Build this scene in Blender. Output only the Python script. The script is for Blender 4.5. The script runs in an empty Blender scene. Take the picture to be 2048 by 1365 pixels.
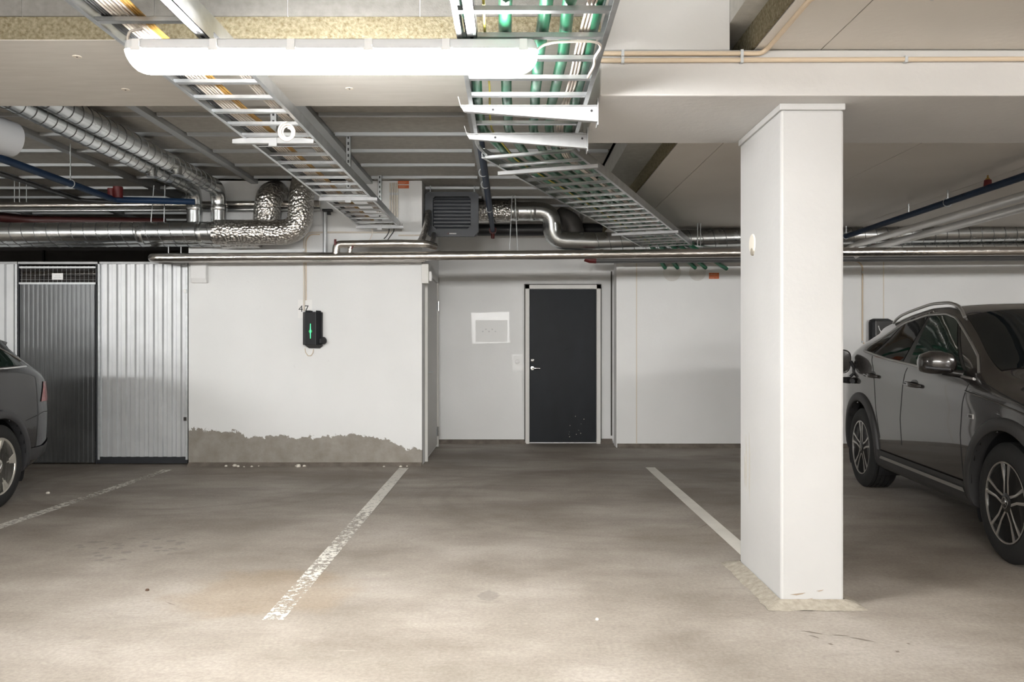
import bpy, bmesh, math, random
import numpy as np
from mathutils import Vector, Matrix
random.seed(7)
S = bpy.context.scene
COL = S.collection
# ------------------------------------------------------------------ camera, world, exposure
F = 1650.0; HX = 1024.0; HY = 690.0; CH = 1.29          # focal length in pixels, vanishing point, camera height
cam_d = bpy.data.cameras.new('camera'); cam_d.sensor_width = 36.0; cam_d.lens = F / 2048 * 36
cam_d.shift_y = (HY - 682.5) / 2048; cam_d.clip_start = 0.05; cam_d.clip_end = 200
cam = bpy.data.objects.new('camera', cam_d); COL.objects.link(cam)
cam.location = (0, 0, CH); cam.rotation_euler = (math.pi / 2, 0, 0)
S.camera = cam
wd = bpy.data.worlds.new('world'); S.world = wd; wd.use_nodes = True
wd.node_tree.nodes['Background'].inputs[0].default_value = (1.0, 0.95, 0.88, 1)
wd.node_tree.nodes['Background'].inputs[1].default_value = 0.12
vs = S.view_settings
S.display_settings.display_device = 'sRGB'
vs.view_transform = 'Standard'; vs.look = 'None'; vs.gamma = 1.0; vs.use_curve_mapping = False
vs.exposure = 0.72
LAMP = 120.0                                             # radiance of the tube lens
try:
    S.cycles.use_denoising = True
    S.cycles.max_bounces = 6; S.cycles.diffuse_bounces = 4; S.cycles.glossy_bounces = 3; S.cycles.use_adaptive_sampling = True; S.cycles.adaptive_threshold = 0.05
    S.cycles.caustics_reflective = False; S.cycles.caustics_refractive = False
    S.cycles.sample_clamp_indirect = 6.0
except Exception:
    pass

def P(px, py, d):
    return Vector(((px - HX) * d / F, d, CH + (HY - py) * d / F))

# ------------------------------------------------------------------ materials
MATS = {}
def nodes_of(m):
    nt = m.node_tree
    return nt, nt.nodes, nt.links
def M(name, col, rough=0.6, metal=0.0, col2=None, nscale=4.0, ndetail=6.0, lo=0.35, hi=0.7, bump=0.0, bscale=40.0,
      coat=0.0, emit=None, estr=0.0, spec=0.5, stretch=None, aniso=None, rvar=0.0):
    if name in MATS: return MATS[name]
    m = bpy.data.materials.new(name); m.use_nodes = True
    nt, N, L = nodes_of(m); b = N['Principled BSDF']
    b.inputs['Base Color'].default_value = (*col, 1); b.inputs['Roughness'].default_value = rough
    b.inputs['Metallic'].default_value = metal; b.inputs['Specular IOR Level'].default_value = spec
    if coat: b.inputs['Coat Weight'].default_value = coat; b.inputs['Coat Roughness'].default_value = 0.03
    if emit: b.inputs['Emission Color'].default_value = (*emit, 1); b.inputs['Emission Strength'].default_value = estr
    if col2 or bump or rvar:
        g = N.new('ShaderNodeNewGeometry'); src = g.outputs['Position']
        if stretch:
            mp = N.new('ShaderNodeMapping'); mp.inputs['Scale'].default_value = stretch; L.new(src, mp.inputs['Vector']); src = mp.outputs['Vector']
    if col2:
        n = N.new('ShaderNodeTexNoise'); n.inputs['Scale'].default_value = nscale; n.inputs['Detail'].default_value = ndetail
        L.new(src, n.inputs['Vector'])
        r = N.new('ShaderNodeValToRGB'); r.color_ramp.elements[0].position = lo; r.color_ramp.elements[1].position = hi
        r.color_ramp.elements[0].color = (*col, 1); r.color_ramp.elements[1].color = (*col2, 1)
        L.new(n.outputs['Fac'], r.inputs['Fac']); L.new(r.outputs['Color'], b.inputs['Base Color'])
        if rvar:
            mr = N.new('ShaderNodeMapRange'); mr.inputs['To Min'].default_value = max(0.02, rough - rvar); mr.inputs['To Max'].default_value = rough + rvar
            L.new(n.outputs['Fac'], mr.inputs['Value']); L.new(mr.outputs['Result'], b.inputs['Roughness'])
    if bump:
        n2 = N.new('ShaderNodeTexNoise'); n2.inputs['Scale'].default_value = bscale; n2.inputs['Detail'].default_value = 5
        L.new(src, n2.inputs['Vector'])
        bp = N.new('ShaderNodeBump'); bp.inputs['Strength'].default_value = bump; bp.inputs['Distance'].default_value = 0.01
        L.new(n2.outputs['Fac'], bp.inputs['Height']); L.new(bp.outputs['Normal'], b.inputs['Normal'])
    MATS[name] = m
    return m

def math_node(N, L, op, a, b=None, c=None):
    n = N.new('ShaderNodeMath'); n.operation = op
    for i, x in enumerate((a, b, c)):
        if x is None: continue
        if isinstance(x, (int, float)): n.inputs[i].default_value = x
        else: L.new(x, n.inputs[i])
    return n.outputs[0]
def noise_node(N, L, src, scale, detail=6, rough=0.5):
    n = N.new('ShaderNodeTexNoise'); n.inputs['Scale'].default_value = scale; n.inputs['Detail'].default_value = detail
    n.inputs['Roughness'].default_value = rough; L.new(src, n.inputs['Vector']); return n.outputs['Fac']
def ramp_node(N, L, fac, stops):
    r = N.new('ShaderNodeValToRGB'); el = r.color_ramp.elements
    while len(el) < len(stops): el.new(0.5)
    for e, (p, c) in zip(el, stops): e.position = p; e.color = (*c, 1) if len(c) == 3 else c
    L.new(fac, r.inputs['Fac']); return r.outputs['Color']
def mix_node(N, L, fac, a, b, blend='MIX'):
    n = N.new('ShaderNodeMix'); n.data_type = 'RGBA'; n.blend_type = blend
    if isinstance(fac, (int, float)): n.inputs['Factor'].default_value = fac
    else: L.new(fac, n.inputs['Factor'])
    for k, x in (('A', a), ('B', b)):
        s = [i for i in n.inputs if i.name == k and i.type == 'RGBA'][0]
        if isinstance(x, tuple): s.default_value = (*x, 1)
        else: L.new(x, s)
    return [o for o in n.outputs if o.type == 'RGBA'][0]
def smooth01(N, L, v, a, b):
    n = N.new('ShaderNodeMapRange'); n.interpolation_type = 'SMOOTHSTEP'
    n.inputs['From Min'].default_value = a; n.inputs['From Max'].default_value = b; L.new(v, n.inputs['Value']); return n.outputs['Result']
def bump_to(N, L, h, strength, dist, b):
    bp = N.new('ShaderNodeBump'); bp.inputs['Strength'].default_value = strength; bp.inputs['Distance'].default_value = dist
    L.new(h, bp.inputs['Height']); L.new(bp.outputs['Normal'], b.inputs['Normal'])

def floor_material():
    m = bpy.data.materials.new('concrete_floor'); m.use_nodes = True
    nt, N, L = nodes_of(m); b = N['Principled BSDF']
    g = N.new('ShaderNodeNewGeometry'); pos = g.outputs['Position']
    sx = N.new('ShaderNodeSeparateXYZ'); L.new(pos, sx.inputs[0])
    base = ramp_node(N, L, noise_node(N, L, pos, 0.9, 9, 0.62), [(0.34, (0.24, 0.208, 0.176)), (0.50, (0.335, 0.298, 0.258)), (0.66, (0.42, 0.382, 0.338))])
    # streaky dirt drawn out by tyres along the bays
    mp = N.new('ShaderNodeMapping'); mp.inputs['Scale'].default_value = (0.55, 1.5, 1); mp.inputs['Rotation'].default_value = (0, 0, 0.35); L.new(pos, mp.inputs['Vector'])
    d1 = noise_node(N, L, mp.outputs['Vector'], 1.3, 9, 0.66)
    dirt = ramp_node(N, L, d1, [(0.44, (0, 0, 0)), (0.62, (1, 1, 1))])
    # bays are dirtier near their closed end, and toned down for weaker light
    bay = smooth01(N, L, sx.outputs['Y'], 4.6, 8.4)
    dirtf = math_node(N, L, 'MULTIPLY', dirt, math_node(N, L, 'MULTIPLY_ADD', bay, 0.40, 0.26))
    c = mix_node(N, L, dirtf, base, (0.155, 0.125, 0.10))
    c = mix_node(N, L, math_node(N, L, 'MULTIPLY', bay, 0.26), c, (0.20, 0.175, 0.15))  # even darkening toward the walls puts the weaker light into the colour
    # curved tyre scuffs: rings about a few turning points
    for (cx, cy, k, s) in ((-3.0, 7.9, 26, 0.25), (0.9, 7.0, 30, 0.16)):
        dx = math_node(N, L, 'SUBTRACT', sx.outputs['X'], cx); dy = math_node(N, L, 'SUBTRACT', sx.outputs['Y'], cy)
        r = math_node(N, L, 'SQRT', math_node(N, L, 'ADD', math_node(N, L, 'MULTIPLY', dx, dx), math_node(N, L, 'MULTIPLY', dy, dy)))
        w = noise_node(N, L, pos, 3.0, 3)
        ring = math_node(N, L, 'SINE', math_node(N, L, 'MULTIPLY_ADD', w, 3.0, math_node(N, L, 'MULTIPLY', r, k)))
        band = math_node(N, L, 'MULTIPLY', smooth01(N, L, ring, 0.2, 1.0), math_node(N, L, 'SUBTRACT', 1.0, smooth01(N, L, math_node(N, L, 'ABSOLUTE', math_node(N, L, 'SUBTRACT', r, 1.5)), 0.05, 0.5)))
        c = mix_node(N, L, math_node(N, L, 'MULTIPLY', band, s), c, (0.17, 0.14, 0.115))
    # ochre patch and damp tread prints, placed where they lie in the bays
    def blob(cx, cy, rx, ry, soft, ns=4.0):
        dx = math_node(N, L, 'DIVIDE', math_node(N, L, 'SUBTRACT', sx.outputs['X'], cx), rx); dy = math_node(N, L, 'DIVIDE', math_node(N, L, 'SUBTRACT', sx.outputs['Y'], cy), ry)
        r = math_node(N, L, 'ADD', math_node(N, L, 'MULTIPLY', dx, dx), math_node(N, L, 'MULTIPLY', dy, dy))
        r = math_node(N, L, 'MULTIPLY_ADD', noise_node(N, L, pos, ns, 5), 1.6, math_node(N, L, 'SUBTRACT', r, 0.8))
        return math_node(N, L, 'SUBTRACT', 1.0, smooth01(N, L, r, 1 - soft, 1.0))
    c = mix_node(N, L, math_node(N, L, 'MULTIPLY', blob(-1.3, 4.3, 0.55, 0.5, 0.7), 0.38), c, (0.30, 0.22, 0.14))
    c = mix_node(N, L, math_node(N, L, 'MULTIPLY', blob(1.1, 5.6, 0.5, 0.3, 0.9), 0.35), c, (0.20, 0.165, 0.13))
    c = mix_node(N, L, math_node(N, L, 'MULTIPLY', blob(-0.12, 4.24, 0.06, 0.09, 0.5, 28.0), 0.5), c, (0.19, 0.17, 0.15))
    vo = N.new('ShaderNodeTexVoronoi'); vo.inputs['Scale'].default_value = 11.0
    mp2 = N.new('ShaderNodeMapping'); mp2.inputs['Scale'].default_value = (0.9, 1.0, 1); mp2.inputs['Rotation'].default_value = (0, 0, 0.5); L.new(pos, mp2.inputs['Vector']); L.new(mp2.outputs['Vector'], vo.inputs['Vector'])
    cell = math_node(N, L, 'SUBTRACT', 1.0, smooth01(N, L, vo.outputs['Distance'], 0.26, 0.36))
    pr = math_node(N, L, 'MULTIPLY', cell, blob(-2.42, 5.25, 0.42, 0.36, 0.35))
    c = mix_node(N, L, math_node(N, L, 'MULTIPLY', pr, 0.5), c, (0.17, 0.155, 0.14))
    # fine grain, pits and small scratches
    fine = noise_node(N, L, pos, 55, 6, 0.7)
    c = mix_node(N, L, 0.55, c, ramp_node(N, L, fine, [(0.3, (0.35, 0.35, 0.35)), (0.7, (0.68, 0.68, 0.68))]), 'OVERLAY')
    mp3 = N.new('ShaderNodeMapping'); mp3.inputs['Scale'].default_value = (1.2, 9, 1); mp3.inputs['Rotation'].default_value = (0, 0, 0.08); L.new(pos, mp3.inputs['Vector'])
    scr = ramp_node(N, L, noise_node(N, L, mp3.outputs['Vector'], 3.2, 9, 0.72), [(0.62, (0, 0, 0)), (0.74, (1, 1, 1))])
    c = mix_node(N, L, math_node(N, L, 'MULTIPLY', scr, 0.45), c, (0.58, 0.53, 0.46))
    mp4 = N.new('ShaderNodeMapping'); mp4.inputs['Scale'].default_value = (1.6, 5, 1); mp4.inputs['Rotation'].default_value = (0, 0, -0.5); L.new(pos, mp4.inputs['Vector'])
    sm = ramp_node(N, L, noise_node(N, L, mp4.outputs['Vector'], 2.1, 10, 0.74), [(0.56, (0, 0, 0)), (0.70, (1, 1, 1))])
    c = mix_node(N, L, math_node(N, L, 'MULTIPLY', sm, 0.32), c, (0.16, 0.135, 0.11))
    L.new(c, b.inputs['Base Color'])
    b.inputs['Roughness'].default_value = 0.62; b.inputs['Specular IOR Level'].default_value = 0.3
    h = math_node(N, L, 'ADD', math_node(N, L, 'MULTIPLY', fine, 0.5), noise_node(N, L, pos, 7, 5))
    bump_to(N, L, h, 0.25, 0.006, b)
    return m

def peeling_wall_material():
    m = bpy.data.materials.new('peeling_white_wall'); m.use_nodes = True
    nt, N, L = nodes_of(m); b = N['Principled BSDF']
    g = N.new('ShaderNodeNewGeometry'); pos = g.outputs['Position']
    sx = N.new('ShaderNodeSeparateXYZ'); L.new(pos, sx.inputs[0])
    paint = ramp_node(N, L, noise_node(N, L, pos, 1.3, 6), [(0.3, (0.785, 0.79, 0.785)), (0.7, (0.835, 0.84, 0.835))])
    spots = ramp_node(N, L, noise_node(N, L, pos, 14, 4, 0.6), [(0.68, (0, 0, 0)), (0.76, (1, 1, 1))])
    paint = mix_node(N, L, math_node(N, L, 'MULTIPLY', spots, 0.12), paint, (0.42, 0.40, 0.38))
    # raw render where the paint has come off, edge height varies along the wall
    xn = N.new('ShaderNodeMapRange'); xn.inputs['From Min'].default_value = -3.45; xn.inputs['From Max'].default_value = -0.95; L.new(sx.outputs['X'], xn.inputs['Value'])
    hh = ramp_node(N, L, xn.outputs['Result'], [(0.0, (0.40,) * 3), (0.19, (0.375,) * 3), (0.24, (0.315,) * 3), (0.52, (0.30,) * 3), (0.72, (0.335,) * 3), (0.83, (0.31,) * 3), (0.93, (0.185,) * 3), (1.0, (0.17,) * 3)])
    n1 = noise_node(N, L, pos, 9, 8, 0.68)
    edge = math_node(N, L, 'ADD', hh, math_node(N, L, 'MULTIPLY', math_node(N, L, 'SUBTRACT', n1, 0.5), 0.24))
    raw = math_node(N, L, 'SUBTRACT', 1.0, smooth01(N, L, math_node(N, L, 'SUBTRACT', sx.outputs['Z'], edge), -0.002, 0.004))
    front = math_node(N, L, 'LESS_THAN', sx.outputs['Y'], 8.86)
    raw = math_node(N, L, 'MULTIPLY', raw, front)
    rc = ramp_node(N, L, noise_node(N, L, pos, 5, 9, 0.7), [(0.3, (0.235, 0.21, 0.18)), (0.72, (0.36, 0.335, 0.30))])
    c = mix_node(N, L, raw, paint, rc)
    L.new(c, b.inputs['Base Color']); b.inputs['Roughness'].default_value = 0.7; b.inputs['Specular IOR Level'].default_value = 0.25
    h = math_node(N, L, 'ADD', math_node(N, L, 'MULTIPLY', raw, -1.0), math_node(N, L, 'MULTIPLY', noise_node(N, L, pos, 60, 4), 0.35))
    bump_to(N, L, h, 0.5, 0.006, b)
    return m

def worn_line_material():
    m = bpy.data.materials.new('worn_line_paint'); m.use_nodes = True
    nt, N, L = nodes_of(m); b = N['Principled BSDF']; out = N['Material Output']
    g = N.new('ShaderNodeNewGeometry'); pos = g.outputs['Position']
    sx = N.new('ShaderNodeSeparateXYZ'); L.new(pos, sx.inputs[0])
    L.new(ramp_node(N, L, noise_node(N, L, pos, 3, 6), [(0.3, (0.66, 0.63, 0.57)), (0.7, (0.80, 0.77, 0.70))]), b.inputs['Base Color'])
    b.inputs['Roughness'].default_value = 0.6
    fine = noise_node(N, L, pos, 26, 8, 0.75); big = noise_node(N, L, pos, 0.9, 3)
    at = N.new('ShaderNodeAttribute'); at.attribute_type = 'OBJECT'; at.attribute_name = 'wear'; at2 = N.new('ShaderNodeAttribute'); at2.attribute_type = 'OBJECT'; at2.attribute_name = 'wear_at'
    thr = math_node(N, L, 'ADD', at.outputs['Fac'], math_node(N, L, 'MULTIPLY', math_node(N, L, 'SUBTRACT', big, 0.5), 0.35))
    # most worn in the middle, where cars cut across
    mid = math_node(N, L, 'SUBTRACT', 1.0, smooth01(N, L, math_node(N, L, 'ABSOLUTE', math_node(N, L, 'SUBTRACT', sx.outputs['Y'], at2.outputs['Fac'])), 0.6, 2.0))
    thr = math_node(N, L, 'ADD', thr, math_node(N, L, 'MULTIPLY', mid, 0.12))
    keep = smooth01(N, L, math_node(N, L, 'SUBTRACT', fine, thr), -0.05, 0.05)
    tr = N.new('ShaderNodeBsdfTransparent'); mx = N.new('ShaderNodeMixShader')
    L.new(keep, mx.inputs['Fac']); L.new(tr.outputs[0], mx.inputs[1]); L.new(b.outputs[0], mx.inputs[2]); L.new(mx.outputs[0], out.inputs['Surface'])
    return m

def foil_material(name, scale, strength, base=(0.62, 0.60, 0.575), rough=0.28, kind='bubble'):
    m = bpy.data.materials.new(name); m.use_nodes = True
    nt, N, L = nodes_of(m); b = N['Principled BSDF']
    g = N.new('ShaderNodeNewGeometry'); pos = g.outputs['Position']
    b.inputs['Base Color'].default_value = (*base, 1); b.inputs['Metallic'].default_value = 1.0; b.inputs['Roughness'].default_value = rough
    if kind == 'bubble':
        vo = N.new('ShaderNodeTexVoronoi'); vo.inputs['Scale'].default_value = scale; vo.inputs['Randomness'].default_value = 1.0; L.new(pos, vo.inputs['Vector'])
        bump_to(N, L, math_node(N, L, 'MULTIPLY', vo.outputs['Distance'], -1.0), strength, 0.012, b)
    else:
        mp = N.new('ShaderNodeMapping'); mp.inputs['Scale'].default_value = (0.7, 1, 1); L.new(pos, mp.inputs['Vector'])
        n = noise_node(N, L, mp.outputs['Vector'], scale, 4, 0.55)
        bump_to(N, L, n, strength, 0.02, b)
    return m

MT = {}
MT['floor'] = floor_material(); MT['peel'] = peeling_wall_material(); MT['line'] = worn_line_material()
MT['bubble'] = foil_material('bubble_foil', 34, 0.9); MT['foil'] = foil_material('smooth_foil', 16, 0.32, (0.60, 0.57, 0.53), 0.27, 'noise')
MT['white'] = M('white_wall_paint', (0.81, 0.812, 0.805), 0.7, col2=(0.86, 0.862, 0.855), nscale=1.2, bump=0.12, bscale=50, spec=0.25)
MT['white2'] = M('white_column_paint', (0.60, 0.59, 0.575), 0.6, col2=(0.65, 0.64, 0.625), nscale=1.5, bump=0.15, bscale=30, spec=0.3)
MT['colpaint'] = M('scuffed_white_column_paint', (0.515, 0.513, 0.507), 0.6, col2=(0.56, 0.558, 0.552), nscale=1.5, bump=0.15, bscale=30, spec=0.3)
MT['conc_ceiling'] = M('painted_concrete_ceiling', (0.74, 0.71, 0.665), 0.75, col2=(0.80, 0.77, 0.725), nscale=1.0, bump=0.15, bscale=30, spec=0.2)
MT['board'] = M('grey_insulation_board', (0.17, 0.163, 0.15), 0.85, col2=(0.205, 0.198, 0.183), nscale=30, ndetail=8, bump=0.2, bscale=160, spec=0.15)
MT['board_dark'] = M('dark_insulation_board', (0.46, 0.45, 0.42), 0.85, col2=(0.54, 0.53, 0.495), nscale=18, ndetail=8, bump=0.2, bscale=120, spec=0.15)
MT['soffit'] = M('beige_gypsum_soffit', (0.61, 0.585, 0.54), 0.8, col2=(0.66, 0.635, 0.59), nscale=5, ndetail=8, stretch=(1, 6, 1), bump=0.08, bscale=90, spec=0.2)
MT['wool'] = M('mineral_wool_edge', (0.14, 0.115, 0.065), 0.95, col2=(0.27, 0.243, 0.172), nscale=60, ndetail=8, lo=0.3, hi=0.68, bump=0.9, bscale=90, spec=0.05)
MT['galv'] = M('galvanised_steel', (0.52, 0.54, 0.55), 0.34, 0.9, col2=(0.64, 0.66, 0.67), nscale=12, bump=0.03, bscale=40, rvar=0.07)
MT['galv_flat'] = M('dull_zinc', (0.56, 0.58, 0.60), 0.5, 0.55, col2=(0.66, 0.68, 0.69), nscale=20)
MT['bracket'] = M('bright_zinc_bracket', (0.36, 0.365, 0.37), 0.48, 0.3, col2=(0.42, 0.425, 0.43), nscale=15)
MT['duct'] = M('spiral_duct_steel', (0.60, 0.62, 0.62), 0.26, 1.0, col2=(0.70, 0.72, 0.72), nscale=8, rvar=0.05)
MT['seam'] = M('duct_seam', (0.20, 0.205, 0.205), 0.45, 0.9)
MT['rail'] = M('ceiling_rail_zinc', (0.50, 0.52, 0.53), 0.45, 0.6)
MT['green'] = M('green_conduit', (0.012, 0.15, 0.075), 0.32, col2=(0.02, 0.19, 0.10), nscale=3, spec=0.6)
MT['cablew'] = M('white_cable', (0.72, 0.66, 0.60), 0.5)
MT['cableo'] = M('ochre_cable', (0.52, 0.30, 0.07), 0.5)
MT['cablek'] = M('black_cable', (0.03, 0.03, 0.03), 0.5)
MT['cabley'] = M('yellow_green_cable', (0.60, 0.52, 0.10), 0.5)
MT['cond'] = M('cream_plastic_conduit', (0.66, 0.54, 0.40), 0.45)
MT['condw'] = M('pale_plastic_conduit', (0.72, 0.66, 0.57), 0.45)
MT['blue'] = M('blue_sprinkler_pipe', (0.008, 0.026, 0.066), 0.5, spec=0.25)
MT['blackpipe'] = M('black_iron_pipe', (0.02, 0.02, 0.022), 0.45)
MT['red'] = M('red_valve_paint', (0.11, 0.010, 0.010), 0.45)
MT['brass'] = M('brass_fitting', (0.55, 0.36, 0.12), 0.35, 0.9)
MT['housing'] = M('lamp_housing', (0.66, 0.67, 0.68), 0.4)
MT['lens'] = M('lit_lamp_lens', (0.9, 0.9, 0.9), 0.4, emit=(1.0, 0.99, 0.97), estr=LAMP)
MT['clip'] = M('clear_clip', (0.78, 0.78, 0.78), 0.3)
MT['heater'] = M('dark_grey_heater_plastic', (0.060, 0.066, 0.076), 0.5)
MT['heater_dk'] = M('black_louvre', (0.015, 0.018, 0.024), 0.35)
MT['black'] = M('matt_black', (0.012, 0.012, 0.013), 0.6)
MT['charger'] = M('charger_black', (0.013, 0.014, 0.016), 0.55, spec=0.25)
MT['ledg'] = M('green_led', (0.0, 0.3, 0.05), 0.4, emit=(0.05, 1.0, 0.22), estr=3.0)
MT['ledgh'] = M('green_led_glow', (0.0, 0.06, 0.02), 0.4, emit=(0.0, 0.7, 0.12), estr=0.35)
MT['ledb'] = M('blue_led', (0.1, 0.3, 0.5), 0.4, emit=(0.25, 0.75, 1.0), estr=3.0)
MT['chrome'] = M('chrome', (0.75, 0.75, 0.75), 0.15, 1.0)
MT['door'] = M('dark_blue_grey_door', (0.011, 0.013, 0.016), 0.50, col2=(0.018, 0.021, 0.025), nscale=3, ndetail=8, stretch=(1, 1, 0.4), rvar=0.1, spec=0.18)
MT['frame'] = M('pale_door_frame', (0.70, 0.69, 0.66), 0.55)
MT['seal'] = M('dark_joint', (0.06, 0.055, 0.05), 0.8)
MT['greydoor'] = M('grey_door_leaf', (0.62, 0.61, 0.59), 0.5)
MT['paper'] = M('white_paper', (0.88, 0.88, 0.87), 0.6)
MT['sleeve'] = M('plastic_sleeve', (0.84, 0.84, 0.83), 0.28, spec=0.5)
MT['orange'] = M('orange_sign', (0.62, 0.13, 0.03), 0.5)
MT['orangeink'] = M('orange_sign_ink', (0.70, 0.32, 0.18), 0.5)
MT['mortar'] = M('mortar', (0.29, 0.26, 0.215), 0.9, col2=(0.40, 0.365, 0.305), nscale=30, bump=0.5, bscale=70, spec=0.1)
MT['cove'] = M('dirty_cove', (0.15, 0.13, 0.11), 0.9, col2=(0.24, 0.21, 0.18), nscale=8, bump=0.4, bscale=40, spec=0.1)
MT['crumb'] = M('plaster_crumb', (0.74, 0.70, 0.62), 0.9)
MT['stone'] = M('brown_pebble', (0.09, 0.05, 0.03), 0.8)
MT['dark_wall'] = M('dark_store_wall', (0.045, 0.04, 0.036), 0.8, col2=(0.06, 0.053, 0.048), nscale=3)
MT['corr'] = M('corrugated_zinc', (0.58, 0.595, 0.605), 0.45, 0.35, col2=(0.64, 0.655, 0.665), nscale=5)
MT['corr_door'] = M('dark_zinc_sheet', (0.105, 0.11, 0.112), 0.33, 0.6, col2=(0.13, 0.136, 0.14), nscale=4)
MT['plinth'] = M('dark_plinth', (0.02, 0.022, 0.026), 0.6)
MT['suv_paint'] = M('dark_brown_grey_car_paint', (0.030, 0.026, 0.024), 0.25, 0.3, coat=1.0, spec=0.7)
MT['wagon_paint'] = M('dark_grey_car_paint', (0.012, 0.012, 0.014), 0.25, 0.0, coat=0.45, spec=0.25)
MT['clad'] = M('dark_plastic_cladding', (0.035, 0.034, 0.034), 0.55)
MT['clad2'] = M('grey_arch_trim', (0.042, 0.042, 0.045), 0.5)
MT['glass'] = M('dark_car_glass', (0.006, 0.007, 0.007), 0.03, spec=0.35)
MT['glassg'] = M('green_tint_car_glass', (0.02, 0.035, 0.028), 0.02, spec=0.6)
MT['tyre'] = M('tyre_rubber', (0.012, 0.012, 0.012), 0.75, bump=0.1, bscale=80)
MT['rimdk'] = M('black_gloss_rim', (0.015, 0.014, 0.014), 0.25)
MT['rimsv'] = M('polished_rim', (0.62, 0.60, 0.57), 0.28, 0.9)
MT['rimwg'] = M('silver_painted_rim', (0.62, 0.60, 0.55), 0.34, 0.75)
MT['satin'] = M('satin_aluminium', (0.50, 0.49, 0.475), 0.38, 0.85)
MT['redlens'] = M('tail_lamp_lens', (0.30, 0.03, 0.03), 0.12, spec=0.8)

# ------------------------------------------------------------------ mesh helpers
WLOC = {}
class MB:
    def __init__(s): s.v = []; s.f = []
    def add(s, vs_, fs_):
        o = len(s.v); s.v += [tuple(p) for p in vs_]; s.f += [tuple(i + o for i in q) for q in fs_]; return s
    def box(s, x0, x1, y0, y1, z0, z1):
        return s.add([(x0, y0, z0), (x1, y0, z0), (x1, y1, z0), (x0, y1, z0), (x0, y0, z1), (x1, y0, z1), (x1, y1, z1), (x0, y1, z1)],
                     [(0, 3, 2, 1), (4, 5, 6, 7), (0, 1, 5, 4), (1, 2, 6, 5), (2, 3, 7, 6), (3, 0, 4, 7)])
    def obox(s, c, ax, ay, az, hx, hy, hz):
        c = Vector(c); ax = Vector(ax) * hx; ay = Vector(ay) * hy; az = Vector(az) * hz
        p = [c + ax * i + ay * j + az * k for k in (-1, 1) for i, j in ((-1, -1), (1, -1), (1, 1), (-1, 1))]
        return s.add(p, [(0, 3, 2, 1), (4, 5, 6, 7), (0, 1, 5, 4), (1, 2, 6, 5), (2, 3, 7, 6), (3, 0, 4, 7)])
    def prism(s, poly, vec):
        n = len(poly); vec = Vector(vec); a = [Vector(p) for p in poly]; b_ = [p + vec for p in a]
        return s.add(a + b_, [tuple(range(n))[::-1], tuple(range(n, 2 * n))] + [(i, (i + 1) % n, n + (i + 1) % n, n + i) for i in range(n)])
    def tube(s, path, r, n=10, caps=True, closed=False):
        path = [Vector(p) for p in path]; m = len(path)
        rad = r if isinstance(r, (list, tuple)) else [r] * m
        tang = []
        for i in range(m):
            a = path[(i - 1) % m] if (closed or i > 0) else path[i]; c = path[(i + 1) % m] if (closed or i < m - 1) else path[i]
            t = c - a
            tang.append(t.normalized() if t.length > 1e-9 else Vector((0, 0, 1)))
        up = Vector((0, 0, 1)) if abs(tang[0].z) < 0.9 else Vector((1, 0, 0))
        nr = (up - tang[0] * up.dot(tang[0])).normalized(); vs_ = []
        for i in range(m):
            nr = (nr - tang[i] * nr.dot(tang[i]))
            nr = nr.normalized() if nr.length > 1e-6 else tang[i].orthogonal().normalized()
            bn = tang[i].cross(nr)
            for k in range(n):
                a = 2 * math.pi * k / n
                vs_.append(path[i] + (nr * math.cos(a) + bn * math.sin(a)) * rad[i])
        fs_ = []
        for i in range(m - (0 if closed else 1)):
            j = (i + 1) % m
            for k in range(n): fs_.append((i * n + k, i * n + (k + 1) % n, j * n + (k + 1) % n, j * n + k))
        if caps and not closed: fs_ += [tuple(range(n))[::-1], tuple(range((m - 1) * n, m * n))]
        return s.add(vs_, fs_)
    def lathe(s, prof, org, axis, n=32, close=False):
        org = Vector(org); ax = Vector(axis).normalized(); e1 = ax.orthogonal().normalized(); e2 = ax.cross(e1); m = len(prof)
        vs_ = [org + ax * h + (e1 * math.cos(2 * math.pi * k / n) + e2 * math.sin(2 * math.pi * k / n)) * r for r, h in prof for k in range(n)]
        fs_ = [(i * n + k, i * n + (k + 1) % n, ((i + 1) % m) * n + (k + 1) % n, ((i + 1) % m) * n + k) for i in range(m if close else m - 1) for k in range(n)]
        if not close: fs_ += [tuple(range(n))[::-1], tuple(range((m - 1) * n, m * n))]
        return s.add(vs_, fs_)
    def grid(s, rows):
        m = len(rows); n = len(rows[0]); vs_ = [p for r in rows for p in r]
        return s.add(vs_, [(i * n + k, i * n + k + 1, (i + 1) * n + k + 1, (i + 1) * n + k) for i in range(m - 1) for k in range(n - 1)])
    def mesh(s, name, mat, smooth=None):
        me = bpy.data.meshes.new(name); me.from_pydata(s.v, [], s.f); me.update()
        bm = bmesh.new(); bm.from_mesh(me); bmesh.ops.remove_doubles(bm, verts=bm.verts, dist=1e-5)
        bmesh.ops.recalc_face_normals(bm, faces=bm.faces); bm.to_mesh(me); bm.free()
        if mat: me.materials.append(mat)
        if smooth is not None:
            me.shade_smooth(); me.set_sharp_from_angle(angle=math.radians(smooth))
        return me
    def build(s, name, mat, parent=None, smooth=None, bevel=0.0, local=False):
        ob = bpy.data.objects.new(name, s.mesh(name, mat, smooth)); COL.objects.link(ob)
        if bevel:
            bv = ob.modifiers.new('bevel', 'BEVEL'); bv.width = bevel; bv.segments = 2; bv.limit_method = 'ANGLE'
        attach(ob, parent, local); return ob
def attach(ob, parent, local=False):
    if parent is not None:
        ob.parent = parent
        if not local: ob.matrix_parent_inverse = Matrix.Translation(-Vector(WLOC.get(parent.name, (0, 0, 0))))
def tag(o, label, cat, group=None, kind=None):
    if label: o['label'] = label
    if cat: o['category'] = cat
    if group: o['group'] = group
    if kind: o['kind'] = kind
    return o
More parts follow.
